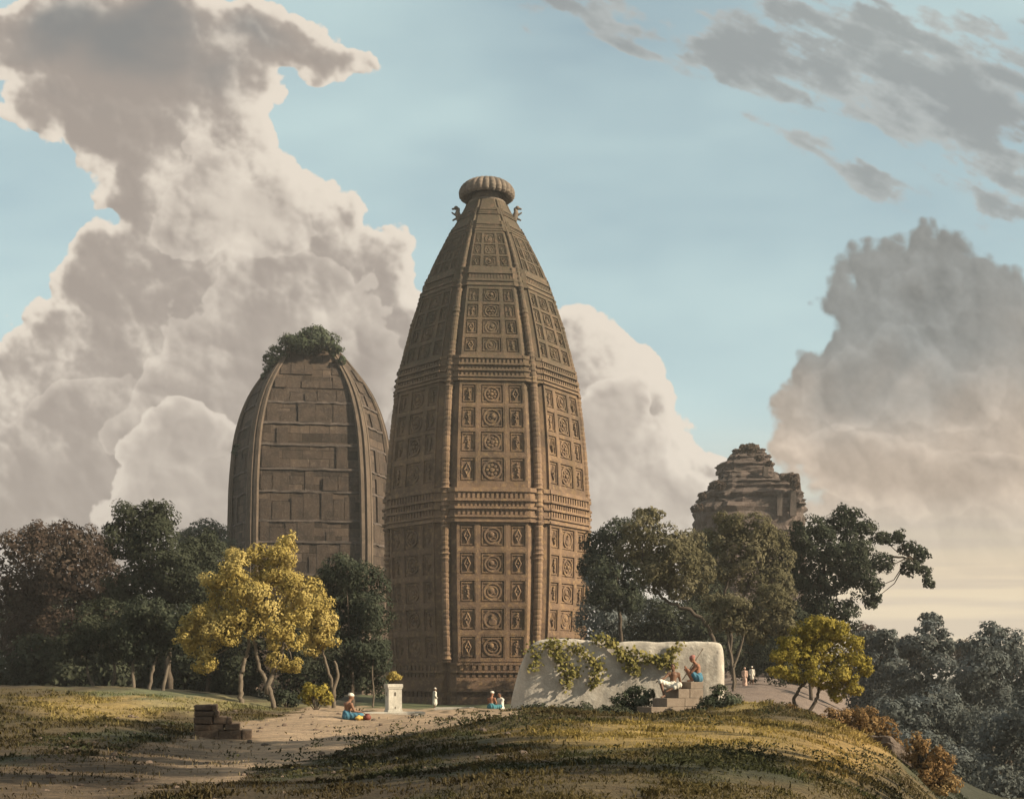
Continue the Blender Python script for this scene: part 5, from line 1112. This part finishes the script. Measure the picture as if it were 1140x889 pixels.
# ------------------------------------------------------------------ grass on the knoll
def grass():
    rng = np.random.default_rng(77); n = 260000
    Y = 9 + 42 * rng.random(n) ** 1.15; px = rng.uniform(-60, 1080, n); x = (px - HX) / FPX * Y
    tuf = fbm(x * 1.1, Y * .9, 61, 3); keep = rng.random(n) < np.clip((tuf - .38) * 3.4, .05, .9); x, Y = x[keep], Y[keep]
    z = ground_np(x, Y); col, sand = ground_attr(x, Y, z); edge = (~sand) | (rng.random(len(x)) < .006 + .30 * np.clip((300 - (HX + FPX * x / Y)) / 200, 0, 1)); x, Y, z, col = x[edge], Y[edge], z[edge], col[edge]
    n = len(x); a = rng.uniform(0, 2 * pi, n); L = rng.uniform(.03, .085, n) * (.6 + .9 * fbm(x * .6, Y * .6, 63, 3)) * np.clip(Y / 26, .75, 1.3) * (1 + .7 * (vnoise(x * 2.6, Y * 2.6, 65) > .72)); lean = rng.uniform(.1, .9, n); w = L * rng.uniform(.07, .13, n)
    d = np.stack([np.cos(a), np.sin(a), np.zeros(n)], -1); sd = np.stack([-np.sin(a), np.cos(a), np.zeros(n)], -1); b = np.stack([x, Y, z - .01], -1); up = np.array([0, 0, 1.0])
    m = b + up * (L * .6)[:, None] + d * (L * lean * .25)[:, None]; t = b + up * (L * (1.05 - .45 * lean))[:, None] + d * (L * lean)[:, None]; w = w[:, None]
    V = np.stack([b - sd * w, b + sd * w, m + sd * w * .7, t, m - sd * w * .7], 1).reshape(-1, 3); me = np_mesh('grass', V, np.arange(len(V)).reshape(-1, 5))
    col = np.clip(col * rng.uniform(.7, 1.55, (n, 1)) * np.array([1.0, 1.06, .9]), 0, 1); ca = me.color_attributes.new('soil_and_shade', 'FLOAT_COLOR', 'POINT')
    ca.data.foreach_set('color', np.concatenate([np.repeat(col, 5, 0), np.ones((5 * n, 1))], 1).astype(np.float32).ravel())
    mt = bpy.data.materials.new('grass_blade'); mt.use_nodes = True; k = NT(mt.node_tree); k.n.clear(); out = k.node('ShaderNodeOutputMaterial'); at = k.node('ShaderNodeAttribute'); at.attribute_name = 'soil_and_shade'
    d1 = k.node('ShaderNodeBsdfDiffuse'); k.l.new(at.outputs[0], d1.inputs[0]); t1 = k.node('ShaderNodeBsdfTranslucent'); k.l.new(at.outputs[0], t1.inputs[0]); mx = k.node('ShaderNodeMixShader'); mx.inputs[0].default_value = .3
    k.l.new(d1.outputs[0], mx.inputs[1]); k.l.new(t1.outputs[0], mx.inputs[2]); k.l.new(mx.outputs[0], out.inputs[0])
    tag(link('grass', me, mt), 'short dry and dark grass covering the knoll', 'grass', None, 'stuff')
grass()

def weeds():
    rng = np.random.default_rng(88); C, N, S = [], [], []
    zones = [(440, 824, 110, 12, 900), (540, 803, 80, 9, 900), (640, 795, 90, 8, 1000), (810, 846, 70, 14, 1500), (860, 792, 40, 8, 400), (230, 812, 40, 6, 250), (380, 855, 120, 16, 900), (90, 835, 90, 18, 500), (760, 802, 60, 6, 400), (960, 850, 50, 16, 500), (640, 850, 200, 20, 500)]
    Ys = np.geomspace(10, 44, 120)
    for (cx, cy, rx, ry, n) in zones:
        for _ in range(n // 9):
            px = cx + rng.normal() * rx * .55; py = cy + rng.normal() * ry * .55
            pz = HY - (ground_np((px - HX) / FPX * Ys, Ys) - CZ) * FPX / Ys; k_ = int(np.argmin(np.abs(pz - py))); Y = Ys[k_]; x = (px - HX) / FPX * Y; h = rng.uniform(.03, .16)
            for _ in range(9):
                dx, dy = rng.normal(size=2) * .10; z = gz(x + dx, Y + dy); C.append((x + dx, Y + dy, z + rng.uniform(.0, h))); N.append(rng.normal(size=3) * .7 + np.array([.1, -.5, .6])); S.append(rng.uniform(.02, .055) * min(1.1, Y / 27))
    o = leaves('undergrowth', np.array(C), np.array(N), np.array(S), M['L_weed'], None, (0, 0, 0), rng, .5); tag(o, 'dark leafy weeds along the crest and over the slope', 'weeds', None, 'stuff')
    mb = MB(); rr = random.Random(4)
    for q in range(330):
        Y = rr.uniform(13, 46); px = rr.uniform(20, 620) if q < 380 else rr.uniform(600, 1000); x = (px - HX) / FPX * Y; z = gz(x, Y); e = rr.choice((.010, .014, .018, .02, .026, .04)) * (1 + Y / 40)
        mb.ell((x, Y, z + e * .2), (e * rr.uniform(.8, 1.6), e * rr.uniform(.8, 1.3), e * rr.uniform(.5, .9)), Matrix.Rotation(rr.uniform(0, 6), 3, 'Z'), 6, 4)
    tag(mb.build('gravel', M['rock']), 'small stones strewn over the path and slope', 'stones', None, 'stuff')
M['L_weed'] = leafmat('weed_leaf', (0.05, 0.052, 0.028), (0.024, 0.026, 0.015), (0.085, 0.075, 0.036))
weeds()

# ------------------------------------------------------------------ air
def haze(density):
    mb = MB(); mb.hexa([(-1700, -40, -8), (1700, -40, -8), (1700, 1000, -8), (-1700, 1000, -8), (-1700, -40, 58), (1700, -40, 58), (1700, 1000, 58), (-1700, 1000, 58)])
    m = bpy.data.materials.new('haze'); m.use_nodes = True; k = NT(m.node_tree); k.n.clear(); out = k.node('ShaderNodeOutputMaterial'); v = k.node('ShaderNodeVolumePrincipled')
    v.inputs['Color'].default_value = (.88, .88, .87, 1); v.inputs['Density'].default_value = density; v.inputs['Anisotropy'].default_value = 0.1
    k.l.new(v.outputs[0], out.inputs['Volume']); o = mb.build('haze', m); tag(o, 'thin pale air over the whole view', 'haze', None, 'stuff')
HAZE = 0.0003
if HAZE: haze(HAZE)
